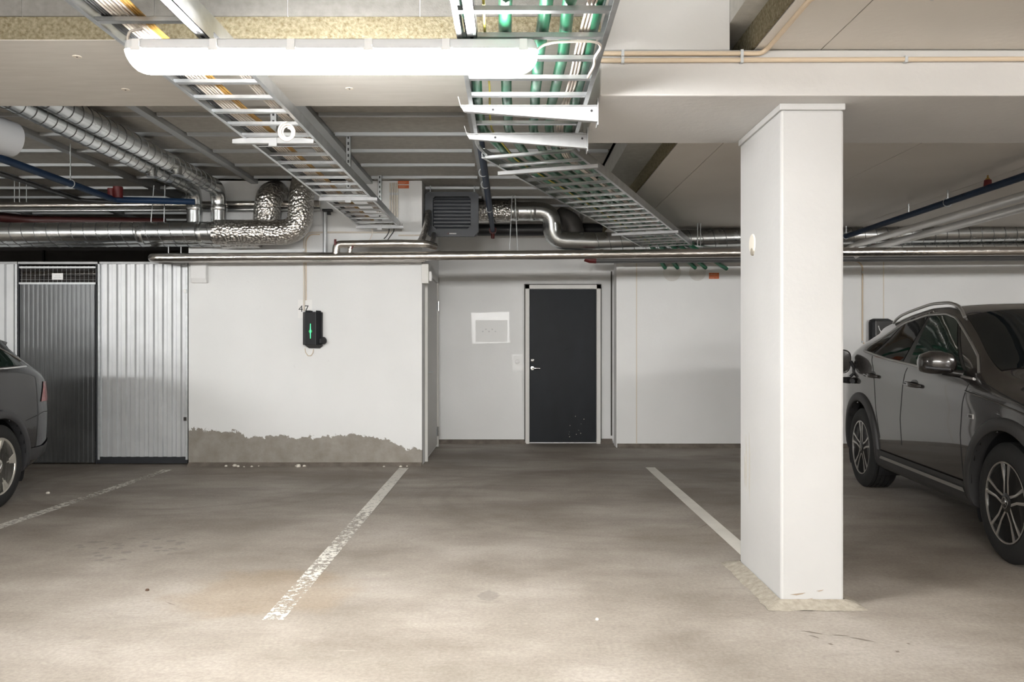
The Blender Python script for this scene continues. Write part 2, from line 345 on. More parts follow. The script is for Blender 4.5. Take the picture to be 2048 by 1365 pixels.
def thing(name, label, cat, loc, group=None, kind=None):
    o = bpy.data.objects.new(name, None); COL.objects.link(o); o.location = loc; WLOC[o.name] = tuple(loc)
    o.empty_display_size = 0.1
    return tag(o, label, cat, group, kind)
def struct(o): o['kind'] = 'structure'; return o
def inst(mesh, name, parent, loc, rotz=0.0):
    o = bpy.data.objects.new(name, mesh); COL.objects.link(o); o.location = loc; o.rotation_euler = (0, 0, rotz); attach(o, parent); return o
def fillet(pts, r, n=6):
    pts = [Vector(p) for p in pts]; out = [pts[0]]
    for a, b_, c in zip(pts, pts[1:], pts[2:]):
        u = (a - b_); w = (c - b_); k = min(r, u.length * 0.49, w.length * 0.49)
        u.normalize(); w.normalize(); p0 = b_ + u * k; p1 = b_ + w * k
        for i in range(n + 1):
            t = i / n; out.append(p0 * (1 - t) ** 2 + b_ * 2 * t * (1 - t) + p1 * t ** 2)
    return out + [pts[-1]]
def lerp(a, b_, t): return a + (b_ - a) * t
def helix(mb, a, b_, r, pitch, wr=0.0042, seg=20, phase=0.0):
    a = Vector(a); b_ = Vector(b_); ax = (b_ - a); ln = ax.length; ax.normalize()
    e1 = ax.orthogonal().normalized(); e2 = ax.cross(e1); n = max(2, int(ln / pitch * seg)); pts = []
    for i in range(n + 1):
        an = phase + 2 * math.pi * i / seg; h = min(ln, i * pitch / seg)
        pts.append(a + ax * h + (e1 * math.cos(an) + e2 * math.sin(an)) * r)
    mb.tube(pts, wr, 4)

# ------------------------------------------------------------------ depths and heights of the shell
YC, YD, YR = 8.80, 10.80, 10.35       # charger wall, door wall, right wall
XL, XS, XR = -3.45, -0.96, 1.31       # left end of charger wall, its right side, corner of right wall
ZC = 3.04                             # board ceiling
# floor
struct(MB().box(-13, 13, -8, 16, -0.2, 0).build('floor', MT['floor']))
struct(MB().box(XL, XS, YC, YD + 0.2, 0, ZC).build('wall_center', MT['peel']))
struct(MB().box(XS - 0.2, XR + 0.3, YD, YD + 0.2, 0, ZC).build('wall_back', MT['white']))
wr_ = struct(MB().box(XR, 13, YR, YR + 0.25, 0, ZC).build('wall_right', MT['white']))
struct(MB().box(-13.2, -13, -8, 16, 0, 3.3).build('wall_left', MT['white']))
struct(MB().box(13, 13.2, -8, 16, 0, 3.3).build('wall_far_right', MT['white']))
struct(MB().box(-13, 13, -8.2, -8, 0, 3.3).build('wall_rear', MT['white']))
struct(MB().box(-13, XL + 0.05, 13.0, 13.2, 0, 3.3).build('wall_store', MT['dark_wall']))
# panel joints of the right wall
for x in (1273, 1767):
    p = P(x, 600, YR)
    MB().box(p.x - 0.006, p.x + 0.006, YR - 0.004, YR + 0.01, 0, 2.6).build('joint', MT['condw'], wr_)
# ceiling slab and insulation boards with zinc rails
ceil_ = struct(MB().box(-13, 13, -8, 16, ZC + 0.06, ZC + 0.3).build('ceiling', MT['board_dark']))
bx0, bm_, bw, bh = -3.96, 1.22, 1.22, 0.60
pm = MB().box(-0.57, 0.57, -0.275, 0.275, 0, 0.055).mesh('ceiling_board', MT['board_dark'])
chs = [bx0 + bm_ * k for k in range(-4, 5)]
y_lines = [6.24 + 0.585 * k for k in range(-3, 12)]
for i in range(len(chs) - 1):
    for j in range(len(y_lines) - 1):
        xc = (chs[i] + chs[i + 1]) / 2; yc = (y_lines[j] + y_lines[j + 1]) / 2
        if yc > YC and xc > XL - 0.2 and xc < XS - 0.2: continue
        if xc > XS and yc > YD: continue
        inst(pm, 'ceiling_board', ceil_, (xc, yc, ZC + 0.005))
rm = MB().box(-0.55, 0.55, -0.018, 0.018, 0, 0.03).mesh('cross_rail', MT['rail'])
for i in range(len(chs) - 1):
    for y in y_lines:
        xc = (chs[i] + chs[i + 1]) / 2
        if y > YC - 0.1 and -3.3 < xc < -1.1: continue
        inst(rm, 'cross_rail', ceil_, (xc, y, ZC - 0.022))
for x in chs:
    MB().box(x - 0.035, x + 0.035, 4.9, 12.9, ZC - 0.035, ZC + 0.05).build('channel', MT['rail'], ceil_) if not (XL - 0.1 < x < XS) else \
        MB().box(x - 0.035, x + 0.035, 4.9, YC - 0.01, ZC - 0.035, ZC + 0.05).build('channel', MT['rail'], ceil_)
# left beam, boarded: boards on its face, raw mineral wool edge, gypsum soffit
BY0, BY1, BZ = 3.81, 4.87, 2.70
lb = struct(MB().box(-13, 0.40, BY0 + 0.03, BY1, BZ + 0.02, ZC + 0.08).build('trim_1', MT['board']))
MB().box(-13, 0.40, BY0 + .006, BY1, BZ, BZ + 0.012).build('soffit_board', MT['soffit'], lb)
MB().box(-13, 0.41, BY0 + 0.004, BY0 + 0.034, BZ + 0.002, BZ + 0.107).build('wool_edge', MT['wool'], lb)
xs_ = [-13] + [P(x, 0, BY0).x for x in (-760, -490, -220, 45, 310, 576, 840)] + [0.41]
for a, b_ in zip(xs_, xs_[1:]):
    MB().box(a + 0.0014, b_ - 0.0014, BY0 - 0.006, BY0 + 0.034, BZ + 0.107, ZC + 0.05).build('face_board', MT['board'], lb)
MB().box(-13, 0.41, BY0 - 0.002, BY0 + 0.03, BZ + 0.108, ZC + 0.05).build('joint_backing', MT['paper'], lb)
sm_ = MB().lathe([(0.022, 0), (0.02, -0.003), (0.004, -0.003)], (0, 0, 0), (0, 0, 1), 16).mesh('screw_plug', MT['condw'])
sd_ = MB().lathe([(0.005, 0), (0.005, -0.001)], (0, 0, 0), (0, 0, 1), 10).mesh('screw_head', MT['black'])
for px, py in ((154, 113), (251, 179), (699, 177), (940, 117)):
    d = (BZ - CH) * F / (HY - py); p = P(px, py, d)
    o = inst(sm_, 'screw_plug', lb, (p.x, p.y, BZ)); inst(sd_, 'screw_head', o, (0, 0, -0.003))
# concrete beam over the column
CZ = 2.48; CB0, CB1 = 3.94, 4.87
cb = struct(MB().box(0.42, 13, CB0, CB1, CZ, BZ).build('trim_2', MT['white2'], bevel=0.008))
MB().box(0.42, 1.04, CB0 + 0.002, CB1, BZ, ZC + 0.05).build('upstand', MT['white2'], cb)
# right concrete slabs with open joints
slabs = struct(MB().box(1.18, 13, -8, YR + 0.2, BZ + 0.10, BZ + 0.32).build('trim_3', MT['conc_ceiling']))
xs_ = [1.16, 1.48, 2.87, 4.07, 5.27, 6.47, 7.67, 8.9, 10.1, 11.5, 13]
for a, b_ in zip(xs_, xs_[1:]):
    MB().box(a + 0.003, b_ - 0.003, -8, YR, BZ + 0.004, BZ + 0.12).build('slab', MT['conc_ceiling'], slabs)
# grey board strip with wool edge beside the slabs
gs = struct(MB().box(1.042, 1.16, -8, CB1, 2.83, ZC + 0.05).box(0.885, 1.16, CB1, YD, 2.83, ZC + 0.05).build('trim_4', MT['board_dark']))
MB().box(1.145, 1.158, -8, YD, BZ + 0.006, 2.829).build('wool_edge', MT['wool'], gs)

# ------------------------------------------------------------------ column
CX0, CX1 = P(1562, 0, 4.07).x, P(1688, 0, 4.07).x
colm = thing('concrete_column', 'white painted rectangular concrete column with scuffed lower edges', 'column', ((CX0 + CX1) / 2, 4.4, 0))
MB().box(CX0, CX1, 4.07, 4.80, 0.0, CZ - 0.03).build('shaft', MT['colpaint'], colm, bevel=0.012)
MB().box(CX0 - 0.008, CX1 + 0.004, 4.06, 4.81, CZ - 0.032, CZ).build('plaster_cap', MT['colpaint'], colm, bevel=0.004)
k = 0.085; kz = 0.035
def skirt_loop(o, z, jit, y_extra=0.0):
    c4 = [(CX0 - o, 4.07 - o * .9), (CX1 + o, 4.07 - o * .9), (CX1 + o, 4.80 + o), (CX0 - o, 4.80 + o)]; out = []
    for a_, b2 in zip(c4, c4[1:] + c4[:1]):
        for i_ in range(14): out.append((lerp(a_[0], b2[0], i_ / 14) + random.uniform(-jit, jit), lerp(a_[1], b2[1], i_ / 14) + random.uniform(-jit, jit), z + random.uniform(-jit, jit) * .25))
    return out
l0, l1, l2 = skirt_loop(k, .002, .008), skirt_loop(k * .5, kz * .62, .004), skirt_loop(.003, kz, .002); n_ = len(l0)
mb = MB(); mb.add(l0 + l1 + l2, [(r_ * n_ + q_, r_ * n_ + (q_ + 1) % n_, (r_ + 1) * n_ + (q_ + 1) % n_, (r_ + 1) * n_ + q_) for r_ in range(2) for q_ in range(n_)])
mb.build('mortar_skirt', MT['mortar'], colm, 60)
mb = MB()
for (px, py, w, h, fl) in ((1596, 1190, 30, 3, 0), (1640, 1183, 14, 2, 0), (1618, 1200, 16, 2, 0)):
    p = P(px, py, 4.067); w *= 4.07 / F; h *= 4.07 / F
    mb.prism([(p.x - w / 2, 4.0695, p.z), (p.x, 4.0695, p.z + h * .6), (p.x + w / 2, 4.0695, p.z + h * 1.2), (p.x + w * .3, 4.0695, p.z + h * .2), (p.x - w * .1, 4.0695, p.z - h * .6)], (0, -0.0015, 0))
mb.build('scuff', M('brown_scuff', (0.36, 0.29, 0.22), 0.8), colm)
for py in (488,):                                   # filled hole on the side of the column
    mb = MB(); d = 4.55; zc = CH + (HY - py) * d / F
    mb.lathe([(0.055, 0.0), (0.05, -0.006), (0.0, -0.009)], (CX0, d, zc), (1, 0, 0), 20); mb.build('filler_patch', MT['crumb'], colm, 40)
    mb = MB(); mb.lathe([(0.022, 0.0), (0.02, -0.010), (0.0, -0.011)], (CX0, d - .01, zc - 0.045), (1, 0, 0), 14); mb.build('hole', MT['mortar'], colm, 40)
mb = MB()
for (yy, z, l) in ((4.66, .62, .16), (4.60, .60, .20), (4.69, .58, .1)):
    mb.prism([(CX0 - .0015, yy, z - l), (CX0 - .0015, yy + .022, z - l * .5), (CX0 - .0015, yy + .016, z + l), (CX0 - .0015, yy - .006, z + l * .4)], (0.001, 0, 0))
mb.build('smear', M('grey_smear', (0.50, 0.48, 0.44), 0.8), colm)

# ------------------------------------------------------------------ wall bases
mb = MB()
def cove(name, x0, x1, y, k=0.06):
    return struct(MB().prism([(x0, y, 0), (x0, y - k * 1.6, 0), (x0, y, k)], (x1 - x0, 0, 0)).build(name, MT['cove']))
cove('baseboard_center', XL, XS, YC, 0.035); cove('baseboard_right', XR + 0.01, 13, YR, 0.05)
cove('baseboard_back_left', XS, P(1052, 0, YD).x, YD, 0.05); cove('baseboard_back_right', P(1200, 0, YD).x, XR, YD, 0.06)

# ------------------------------------------------------------------ parking lines
def stripe(x0, x1, y0, y1, w, label, wear):
    mb = MB(); mb.box(-w / 2, w / 2, 0, 1, 0, 0.0022)
    v = []; 
    mb2 = MB(); n = 40
    rows = [[(lerp(x0, x1, i / n) - w / 2, lerp(y0, y1, i / n), 0.0022), (lerp(x0, x1, i / n) + w / 2, lerp(y0, y1, i / n), 0.0022)] for i in range(n + 1)]
    mb2.grid(rows); o = mb2.build('parking_line', MT['line']); o['wear'] = wear; o['wear_at'] = 7.3 if x0 < -3 else 4.9
    return tag(o, label, 'floor marking', 'painted bay lines')
stripe(-1.12, -1.13, 3.86, 8.62, 0.10, 'worn white bay line running from the light switch side of wall to foreground', 0.40)['label'] = 'worn white parking bay line in the middle, below the charger wall corner'
stripe(1.45, 1.45, 4.2, 8.66, 0.10, 'intact white parking bay line ending at the white column', 0.16)
stripe(-3.66, -3.55, 4.6, 8.50, 0.10, 'patchy white parking bay line beside the dark grey station wagon', 0.38)

# ------------------------------------------------------------------ tube lamp fixtures (each carries its own light)
def lamp_section(mb, x0, x1, yc, z0, prof, endr):
    n = 8; st = []
    for i in range(n + 1):
        t = i / n; st.append((x0 + endr * (1 - math.cos(t * math.pi / 2)), math.sin(t * math.pi / 2)))
    st += [(x1 - (a - x0), s_) for a, s_ in st[::-1]]
    rows = [[(x, yc + y * (0.55 + 0.45 * s_), z0 + z * max(s_, 0.03)) for (y, z) in prof] for x, s_ in st]
    mb.grid(rows); m_ = len(prof)
    return mb
def lamp(cx, cy, z_top, ln, label, drop=True, group=None):
    t = thing('tube_lamp', label, 'lamp', (cx, cy, z_top), group)
    hw = 0.062; x0, x1 = cx - ln / 2, cx + ln / 2; zm = z_top - 0.042
    mb = MB(); prof = [(-hw * .72, 0.042), (-hw * .9, 0.036), (-hw, 0.006), (-hw, 0), (hw, 0), (hw, 0.006), (hw * .9, 0.036), (hw * .72, 0.042), (-hw * .72, 0.042)]
    lamp_section(mb, x0, x1, cy, zm, prof, 0.03); mb.build('housing', MT['housing'], t, 40)
    mb = MB(); prof = [(-hw, 0)] + [(-hw * math.cos(a) ** .8 if math.cos(a) > 0 else hw * abs(math.cos(a)) ** .8, -0.075 * math.sin(a)) for a in [math.pi * k / 10 for k in range(1, 10)]] + [(hw, 0), (-hw, 0)]
    lamp_section(mb, x0, x1, cy, zm - 0.001, prof, 0.075); mb.build('lens', MT['lens'], t, 60)
    cl = MB(); cl.box(-0.014, 0.014, -hw - 0.006, -hw + 0.002, -0.004, 0.034).box(-0.019, 0.019, -hw - 0.009, -hw, -0.010, 0.002); cm = cl.mesh('clip', MT['clip'])
    for i in range(6): inst(cm, 'clip', t, (x0 + 0.055 + (ln - 0.11) * i / 5, cy, zm))
    if not drop: return t
    for sx in (-1, 1):
        MB().tube([(cx + sx * (ln / 2 - 0.12), cy, z_top - 0.01), (cx + sx * (ln / 2 - 0.12), cy, (ZC + 0.058) if cx < 0.3 else BZ)], 0.004, 6).build('suspension_rod', MT['galv'], t)
    return t
LY = 3.17; LS = F / LY
lx0, lx1 = P(258, 0, LY).x, P(1075, 0, LY).x
lamp((lx0 + lx1) / 2, LY, CH + (HY - 86) / LS, lx1 - lx0, 'lit white tube lamp hanging under the two cable ladders', drop=False)
for (x, y, nm) in ((-6.4, LY, 'lit tube lamp over the driving lane left of the station wagon'), (-0.69, -2.4, 'lit tube lamp over the driving lane behind the viewpoint'), (-6.4, -2.4, 'lit tube lamp over the lane far left behind the viewpoint'),
    (-6.4, -6.2, 'added fill tube lamp by the rear wall on the left behind the viewpoint'), (-0.69, -6.2, 'added fill tube lamp by the rear wall right behind the viewpoint'), (-3.6, -4.6, 'added fill tube lamp between lane and rear wall behind the viewpoint'), (-0.1, -4.6, 'added fill tube lamp in the middle behind the viewpoint'), (5.9, LY, 'lit tube lamp over the lane to the right of the SUV'),
    (6.4, -2.4, 'added fill tube lamp over the lane on the right behind the viewpoint'), (6.4, -6.2, 'added fill tube lamp by the rear wall on the right behind the viewpoint')):
    lamp(x, y, 2.45, 1.57, nm)  # rear-row, mid-rear and right-rear lamps are unseen, added to fill the walls

# ------------------------------------------------------------------ cable ladders
def ladder(name_label, a, b_, width, z, rungs_at, rail_h=0.06, cat='cable ladder'):
    """a,b_: centre line ends (x,y); rungs_at: distances from a"""
    a = Vector((a[0], a[1], z)); b_ = Vector((b_[0], b_[1], z)); ax = (b_ - a).normalized(); side = Vector((ax.y, -ax.x, 0)); L_ = (b_ - a).length
    t = thing('cable_ladder', name_label, cat, tuple(a)); ang = math.atan2(ax.y, ax.x) - math.pi / 2
    for s_ in (-1, 1):
        mb = MB(); c = (a + b_) / 2 + side * s_ * width / 2 + Vector((0, 0, rail_h / 2))
        mb.obox(c, ax, side, (0, 0, 1), L_ / 2, 0.0015, rail_h / 2)
        for zz in (-1, 1): mb.obox(c + Vector((0, 0, zz * (rail_h / 2 - 0.001))) - side * s_ * 0.009, ax, side, (0, 0, 1), L_ / 2, 0.0095, 0.0015)
        mb.build('side_rail', MT['galv'], t)
    rm_ = MB().box(-width / 2 + .004, width / 2 - .004, -0.014, 0.014, 0.004, 0.007).box(-width / 2 + .004, width / 2 - .004, -0.014, -0.011, 0.004, 0.022).box(-width / 2 + .004, width / 2 - .004, 0.011, 0.014, 0.004, 0.022).mesh('rung', MT['galv'])
    for s_ in rungs_at:
        inst(rm_, 'rung', t, a + ax * s_, ang)
    return t, a, ax, side
# left ladder
LZ = CH + 1.23; lxl, lxr = -1.2986 * 1.23, -0.9536 * 1.23
lcx = (lxl + lxr) / 2; lw = lxr - lxl
y0 = 1.6
ladder('galvanised cable ladder with white and ochre cables running to the charger wall', (lcx, y0), (lcx, 8.62), lw, LZ, [3.156 + 0.2465 * k - y0 for k in range(-6, 23)])
def hanger(x, y, z, w, label):
    t = thing('ladder_hanger', label, 'hanger', (x, y, z), 'hangers of the left cable ladder')
    MB().box(x - 0.02, x + 0.02, y - 0.012, y - 0.009, z - 0.02, ZC).box(x - 0.02, x - 0.0175, y - 0.012, y + 0.012, z - 0.02, ZC).box(x + 0.0175, x + 0.02, y - 0.012, y + 0.012, z - 0.02, ZC).build('post', MT['galv'], t)
    hm = MB().box(-0.006, 0.006, -0.0008, 0, -0.012, 0.012).mesh('slot', MT['black'])
    zz = z + 0.1
    while zz < ZC - 0.02: inst(hm, 'slot', t, (x, y - 0.0122, zz)); zz += 0.05
    mb = MB(); h = w / 2 + 0.03
    for s_ in (-1, 1):
        mb.prism([(x + s_ * 0.02, y - 0.02, z - 0.028), (x + s_ * h, y - 0.02, z - 0.022), (x + s_ * h, y - 0.02, z - 0.004), (x + s_ * 0.05, y - 0.02, z + 0.02), (x + s_ * 0.02, y - 0.02, z + 0.05)], (0, 0.003, 0))
        mb.obox((x + s_ * (0.02 + h) / 2, y - 0.005, z - 0.026), (1, 0, 0), (0, 1, 0), (0, 0, 1), (h - 0.02) / 2, 0.018, 0.002)
    mb.build('wing_arm', MT['bracket'], t)
    MB().box(x - 0.024, x + 0.024, y - 0.026, y - 0.02, z - 0.045, z + 0.03).build('clamp', MT['bracket'], t)
    return t
for i, py in enumerate((279, 395.5, 452)):
    d = 1.23 * F / (HY - py)
    hanger(lcx + (0.02 if i else -0.04), d, LZ, lw, ('wing bracket hanger nearest to the lamp under left cable ladder', 'middle wing bracket hanger under left cable ladder', 'last wing bracket hanger at charger wall end of left cable ladder')[i])
# long suspended channels seen beside and over the lamp
def channel_rail(x0, y0_, y1_, z, label, h=0.05):
    t = thing('mounting_rail', label, 'rail', (x0, y0_, z))
    MB().box(x0 - 0.02, x0 + 0.02, y0_, y1_, z, z + 0.003).box(x0 - 0.02, x0 - 0.017, y0_, y1_, z, z + h).box(x0 + 0.017, x0 + 0.02, y0_, y1_, z, z + h).build('profile', MT['galv'], t)
    sm = MB().box(-0.006, 0.006, -0.012, 0.012, -0.0008, 0).mesh('slot', MT['black']); y = y0_ + 0.03
    while y < y1_: inst(sm, 'slot', t, (x0, y, z)); y += 0.05
    return t
channel_rail(P(413, 85, LY).x, 2.2, LY + 0.02, CH + (HY - 84) / LS + 0.005, 'perforated mounting rail carrying the left end of tube lamp')
channel_rail(P(945, 80, LY).x, 2.75, LY + 0.02, CH + (HY - 86) / LS + 0.005, 'perforated mounting rail carrying the right end of tube lamp')
# right ladder with green pipes
GZ = CH + 1.166; gxl, gxr = -0.178 * 1.166, 0.312 * 1.166
gcx = (gxl + gxr) / 2; gw = gxr - gxl
ladder('galvanised cable ladder carrying green pipes beside the concrete beam', (gcx, 1.4), (gcx, 4.80), gw, GZ, [2.90 + 0.247 * k - 1.4 for k in range(-5, 8)])
A2 = Vector((0.09, 5.05)); B2 = Vector((1.84, 9.80))
ax2 = (B2 - A2).normalized(); L2 = (B2 - A2).length
lad2 = ladder('skewed galvanised cable ladder carrying green pipes towards the right wall', A2, B2, gw + 0.02, GZ, [0.05 + 0.25 * k for k in range(int(L2 / 0.25) + 1)])
# joint plates between both ladders
mb = MB()
for x, o in ((gxl, -0.01), (gxr, 0.01)):
    e = A2 + Vector((ax2.y, -ax2.x)) * (gw / 2 + .01) * (-1 if x < 0 else 1)
    p0 = Vector((x, 4.72, GZ + 0.03)); p2 = Vector((e.x, e.y, GZ + 0.03)) + Vector((ax2.x, ax2.y, 0)) * 0.12
    mb.tube(fillet([p0, Vector((x, (p0.y + p2.y) / 2 - .05, GZ + .03)), p2], 0.2), 0.012, 6)
tag(mb.build('ladder_joint', MT['galv'], None, 40), 'pair of bent joint bars between the two green pipe ladders', 'joint')
# cantilever brackets on the beam end
def cantilever(y, label):
    t = thing('cantilever_bracket', label, 'bracket', (0.42, y, GZ), 'arms under the green pipe ladder')
    xe = 0.418; xo = gxl - 0.045
    mb = MB(); mb.prism([(xe, y, GZ - 0.002), (xo, y, GZ - 0.002), (xo + .02, y, GZ - 0.032), (xe, y, GZ - 0.082)], (0, 0.003, 0)); mb.build('web', MT['bracket'], t)
    mb = MB(); mb.prism([(xe, y, GZ - 0.082), (xo + .02, y, GZ - 0.032), (xo + .02, y, GZ - 0.035), (xe, y, GZ - 0.085)], (0, -0.028, 0)); mb.build('lower_flange', MT['bracket'], t)
    mb = MB(); mb.box(xo, xe, y - 0.014, y + 0.028, GZ - 0.004, GZ - 0.0005); mb.prism([(xo, y, GZ), (xo, y + .03, GZ), (xo - .012, y + .03, GZ + .045), (xo - .012, y, GZ + .045)], (0.003, 0, 0)); mb.build('upper_flange', MT['bracket'], t)
    MB().box(xe - 0.004, xe, y - 0.03, y + 0.05, GZ - 0.1, GZ + 0.03).build('wall_plate', MT['bracket'], t)
    bm__ = MB().lathe([(0.006, 0), (0.006, -0.002), (0.0, -0.002)], (0, 0, 0), (0, 1, 0), 10).mesh('bolt_hole', MT['black'])
    for x, z in ((xe - 0.03, -0.025), (xo + 0.16, -0.02)): inst(bm__, 'bolt_hole', t, (x, y, GZ + z))
cantilever(4.02, 'tapered zinc bracket arm nearest to the tube lamp on beam end'); cantilever(4.56, 'tapered zinc bracket arm at the rear corner of beam end')
t = thing('cantilever_bracket', 'thin straight bracket bar near the start of skewed cable ladder', 'bracket', (A2.x, A2.y + .5, GZ), 'arms under the green pipe ladder')
def crossbar(t, s_):
    c = A2 + ax2 * s_; sd = Vector((ax2.y, -ax2.x, 0)); cc = Vector((c.x, c.y, GZ - 0.012)); h = gw / 2 + 0.06
    MB().obox(cc, sd, (ax2.x, ax2.y, 0), (0, 0, 1), h, 0.018, 0.012).build('bar', MT['bracket'], t)
    mb = MB(); q = Vector((ax2.x, ax2.y, 0)); mb.prism([cc - sd * h + q * .02, cc + sd * h + q * .02, cc + sd * h * .3 + q * .02 + Vector((0, 0, .04)), cc - sd * h * .3 + q * .02 + Vector((0, 0, .04))], q * 0.003); mb.build('rib', MT['galv'], t)
    MB().tube([cc, Vector((cc.x, cc.y, ZC - .03 if c.x < .85 else BZ))], 0.005, 6).build('threaded_rod', MT['galv'], t)
crossbar(t, 0.42)
t = thing('cantilever_bracket', 'thin straight bracket bar near the wall end of skewed cable ladder', 'bracket', (B2.x, B2.y - 1, GZ), 'arms under the green pipe ladder')
crossbar(t, L2 - 1.35)
# green pipes: along the first ladder, over to the second, down to the wall
sd2 = Vector((ax2.y, -ax2.x))
wall_x = [P(x, 538, YR).x for x in (1330, 1355, 1390, 1411, 1453)]
gx = [-0.162, -0.016, 0.123, 0.214, 0.318]
off2 = [-0.20, -0.10, 0.02, 0.11, 0.21]
for i in range(5):
    x = gx[i] - 0.006; zz = GZ + 0.05
    pts = [Vector((x, 1.4, zz))]; y = 1.65
    while y < 4.5: pts.append(Vector((x + random.uniform(-.010, .010), y, zz + random.uniform(-0.004, 0.02)))); y += 0.26
    pts.append(Vector((x, 4.66, zz)))
    s_ = 0.30
    while s_ < L2 - 0.1:
        c = A2 + ax2 * s_ + sd2 * (off2[i] + random.uniform(-.008, .008)); pts.append(Vector((c.x, c.y, zz + random.uniform(-.004, .012)))); s_ += 0.42
    c = A2 + ax2 * (L2 - 0.05) + sd2 * off2[i]; pts.append(Vector((c.x, c.y, zz)))
    zt = CH + (HY - (536 if i != 4 else 538)) * YR / F
    pts.append(Vector((wall_x[i], YR - 0.002, zt)))
    o = MB().tube(fillet(pts, 0.10, 4), 0.025, 12).build('green_pipe', MT['green'], None, 60)
    tag(o, ('leftmost green plastic pipe on the cable ladders, entering wall nearest the door', 'second green plastic pipe from the left on the cable ladders', 'middle green plastic pipe of five on the cable ladders', 'fourth green plastic pipe from the left, beside the white cables', 'rightmost green plastic pipe, entering wall above the orange sign')[i], 'pipe', 'green pipes on the ladders')
def loose_cable(pts, r, mat, label, group, name='cable'):
    return tag(MB().tube(fillet(pts, 0.1, 3), r, 6).build(name, mat, None, 60), label, 'cable', group)
def run(xc, ys, z, amp, zamp=0.006):
    return [Vector((xc + amp * (.8 * math.sin(y * 2.3 + 1) + .6 * math.sin(y * 5.3)) + random.uniform(-.0015, .0015), y, z + zamp * (.5 + .5 * math.sin(y * 3.1)))) for y in ys]
ys = [1.5 + 0.3 * k for k in range(24)]
for j in range(6): loose_cable(run(lxl + 0.07 + 0.016 * j, ys, LZ + 0.03, 0.010), 0.0055, MT['cablew'], 'thin white cable in the left hand bundle on left cable ladder', 'white cables, left bundle of the left ladder')
for j in range(4): loose_cable(run(lxl + 0.145 + 0.012 * j, ys, LZ + 0.034, 0.008), 0.005, MT['cableo'], 'thin ochre cable lying in the bundle on left cable ladder', 'ochre cables on the left ladder')
for j in range(3): loose_cable(run(lxl + 0.03 + 0.014 * j, ys, LZ + 0.03, 0.008), 0.006, MT['cablek'], 'thin black cable lying along outer rail of left cable ladder', 'black cables on the left ladder')
for j in range(4): loose_cable(run(lxr - 0.10 + 0.014 * j, ys[:22], LZ + 0.03, 0.008), 0.005, MT['cablew'], 'thin white cable running along inner rail of left cable ladder', 'white cables, right bundle of the left ladder')
yg = [1.5 + 0.26 * k for k in range(13)]
for j in range(3):
    pts = run(gx[3] + 0.045 + 0.014 * j, yg, GZ + 0.032, 0.010)
    s_ = 0.25
    while s_ < L2 - 0.1: c = A2 + ax2 * s_ + sd2 * (0.155 + 0.012 * j + random.uniform(-.006, .006)); pts.append(Vector((c.x, c.y, GZ + 0.03))); s_ += 0.35
    loose_cable(pts, 0.006, MT['cablew'], 'thin white cable between the two rightmost green pipes', 'white cables on the green pipe ladders')
pts = run(gx[0] + 0.055, yg, GZ + 0.03, 0.008); s_ = 0.25
while s_ < L2 - 0.1: c = A2 + ax2 * s_ + sd2 * (-0.155 + random.uniform(-.006, .006)); pts.append(Vector((c.x, c.y, GZ + 0.03))); s_ += 0.35
loose_cable(pts, 0.0055, MT['cabley'], 'single yellow green earth cable beside the leftmost green pipe', None)
# coil of spare cable on the left ladder and lamp feeds
c = P(576, 266, 4.6); pts = [(c.x + (.022 + .0006 * k_) * math.cos(a), 4.60 - .0006 * k_, c.z + (.026 + .0006 * k_) * math.sin(a)) for k_, a in enumerate([1.6 - 0.42 * i for i in range(46)])]
loose_cable(pts, 0.0055, MT['cablew'], 'coil of spare white cable hanging at the first wing bracket', None, 'cable_coil')
loose_cable([P(262, 92, 3.17), P(255, 80, 3.18), P(258, 62, 3.18), P(285, 58, 3.2), (lxl + .1, 3.3, LZ + .03)], 0.0055, MT['cablew'], 'white feed cable curling up from left end of tube lamp', None)
loose_cable([P(1070, 103, 3.17), P(1085, 90, 3.15), P(1110, 84, 3.13), P(1190, 82, 3.12), P(1205, 92, 3.2), P(1188, 115, 3.3), P(1190, 128, 3.42), P(1176, 155, 3.6)], 0.0055, MT['cablew'], 'white feed cable running from right end of tube lamp along a rung', None)
# conduits on the beam face
def conduit(pts, r, label, mat=None, rad=0.04, clips=(), clip_axis='x'):
    o = thing('conduit', label, 'conduit', tuple(pts[0]))
    MB().tube(fillet(pts, rad, 5), r, 10).build('tube', mat or MT['cond'], o, 60)
    for p in clips:
        p = Vector(p); MB().obox(p, (1, 0, 0), (0, 1, 0), (0, 0, 1), 0.007 if clip_axis == 'x' else r + .004, r + 0.001 if clip_axis != 'y' else .007, r + 0.004 if clip_axis == 'x' else 0.007).build('saddle_clip', MT['galv_flat'], o)
    return o
fy = CB0 - 0.014
conduit([P(1200, 107, fy), P(1522, 107, fy), Vector((1.215, fy - .01, BZ - 0.002)), Vector((1.215, 3.33, BZ - 0.002)), Vector((5.5, 3.30, BZ - 0.002))], 0.0115, 'upper cream conduit on the beam that turns onto the ceiling', clips=[P(1245, 107, fy), P(1483, 107, fy), (1.7, 3.33, BZ), (2.3, 3.325, BZ)])
conduit([P(1200, 121, fy), P(2300, 117, fy)], 0.0115, 'lower cream conduit running straight along the concrete beam', clips=[P(1245, 121, fy), P(1483, 120, fy), P(1811, 119, fy)])

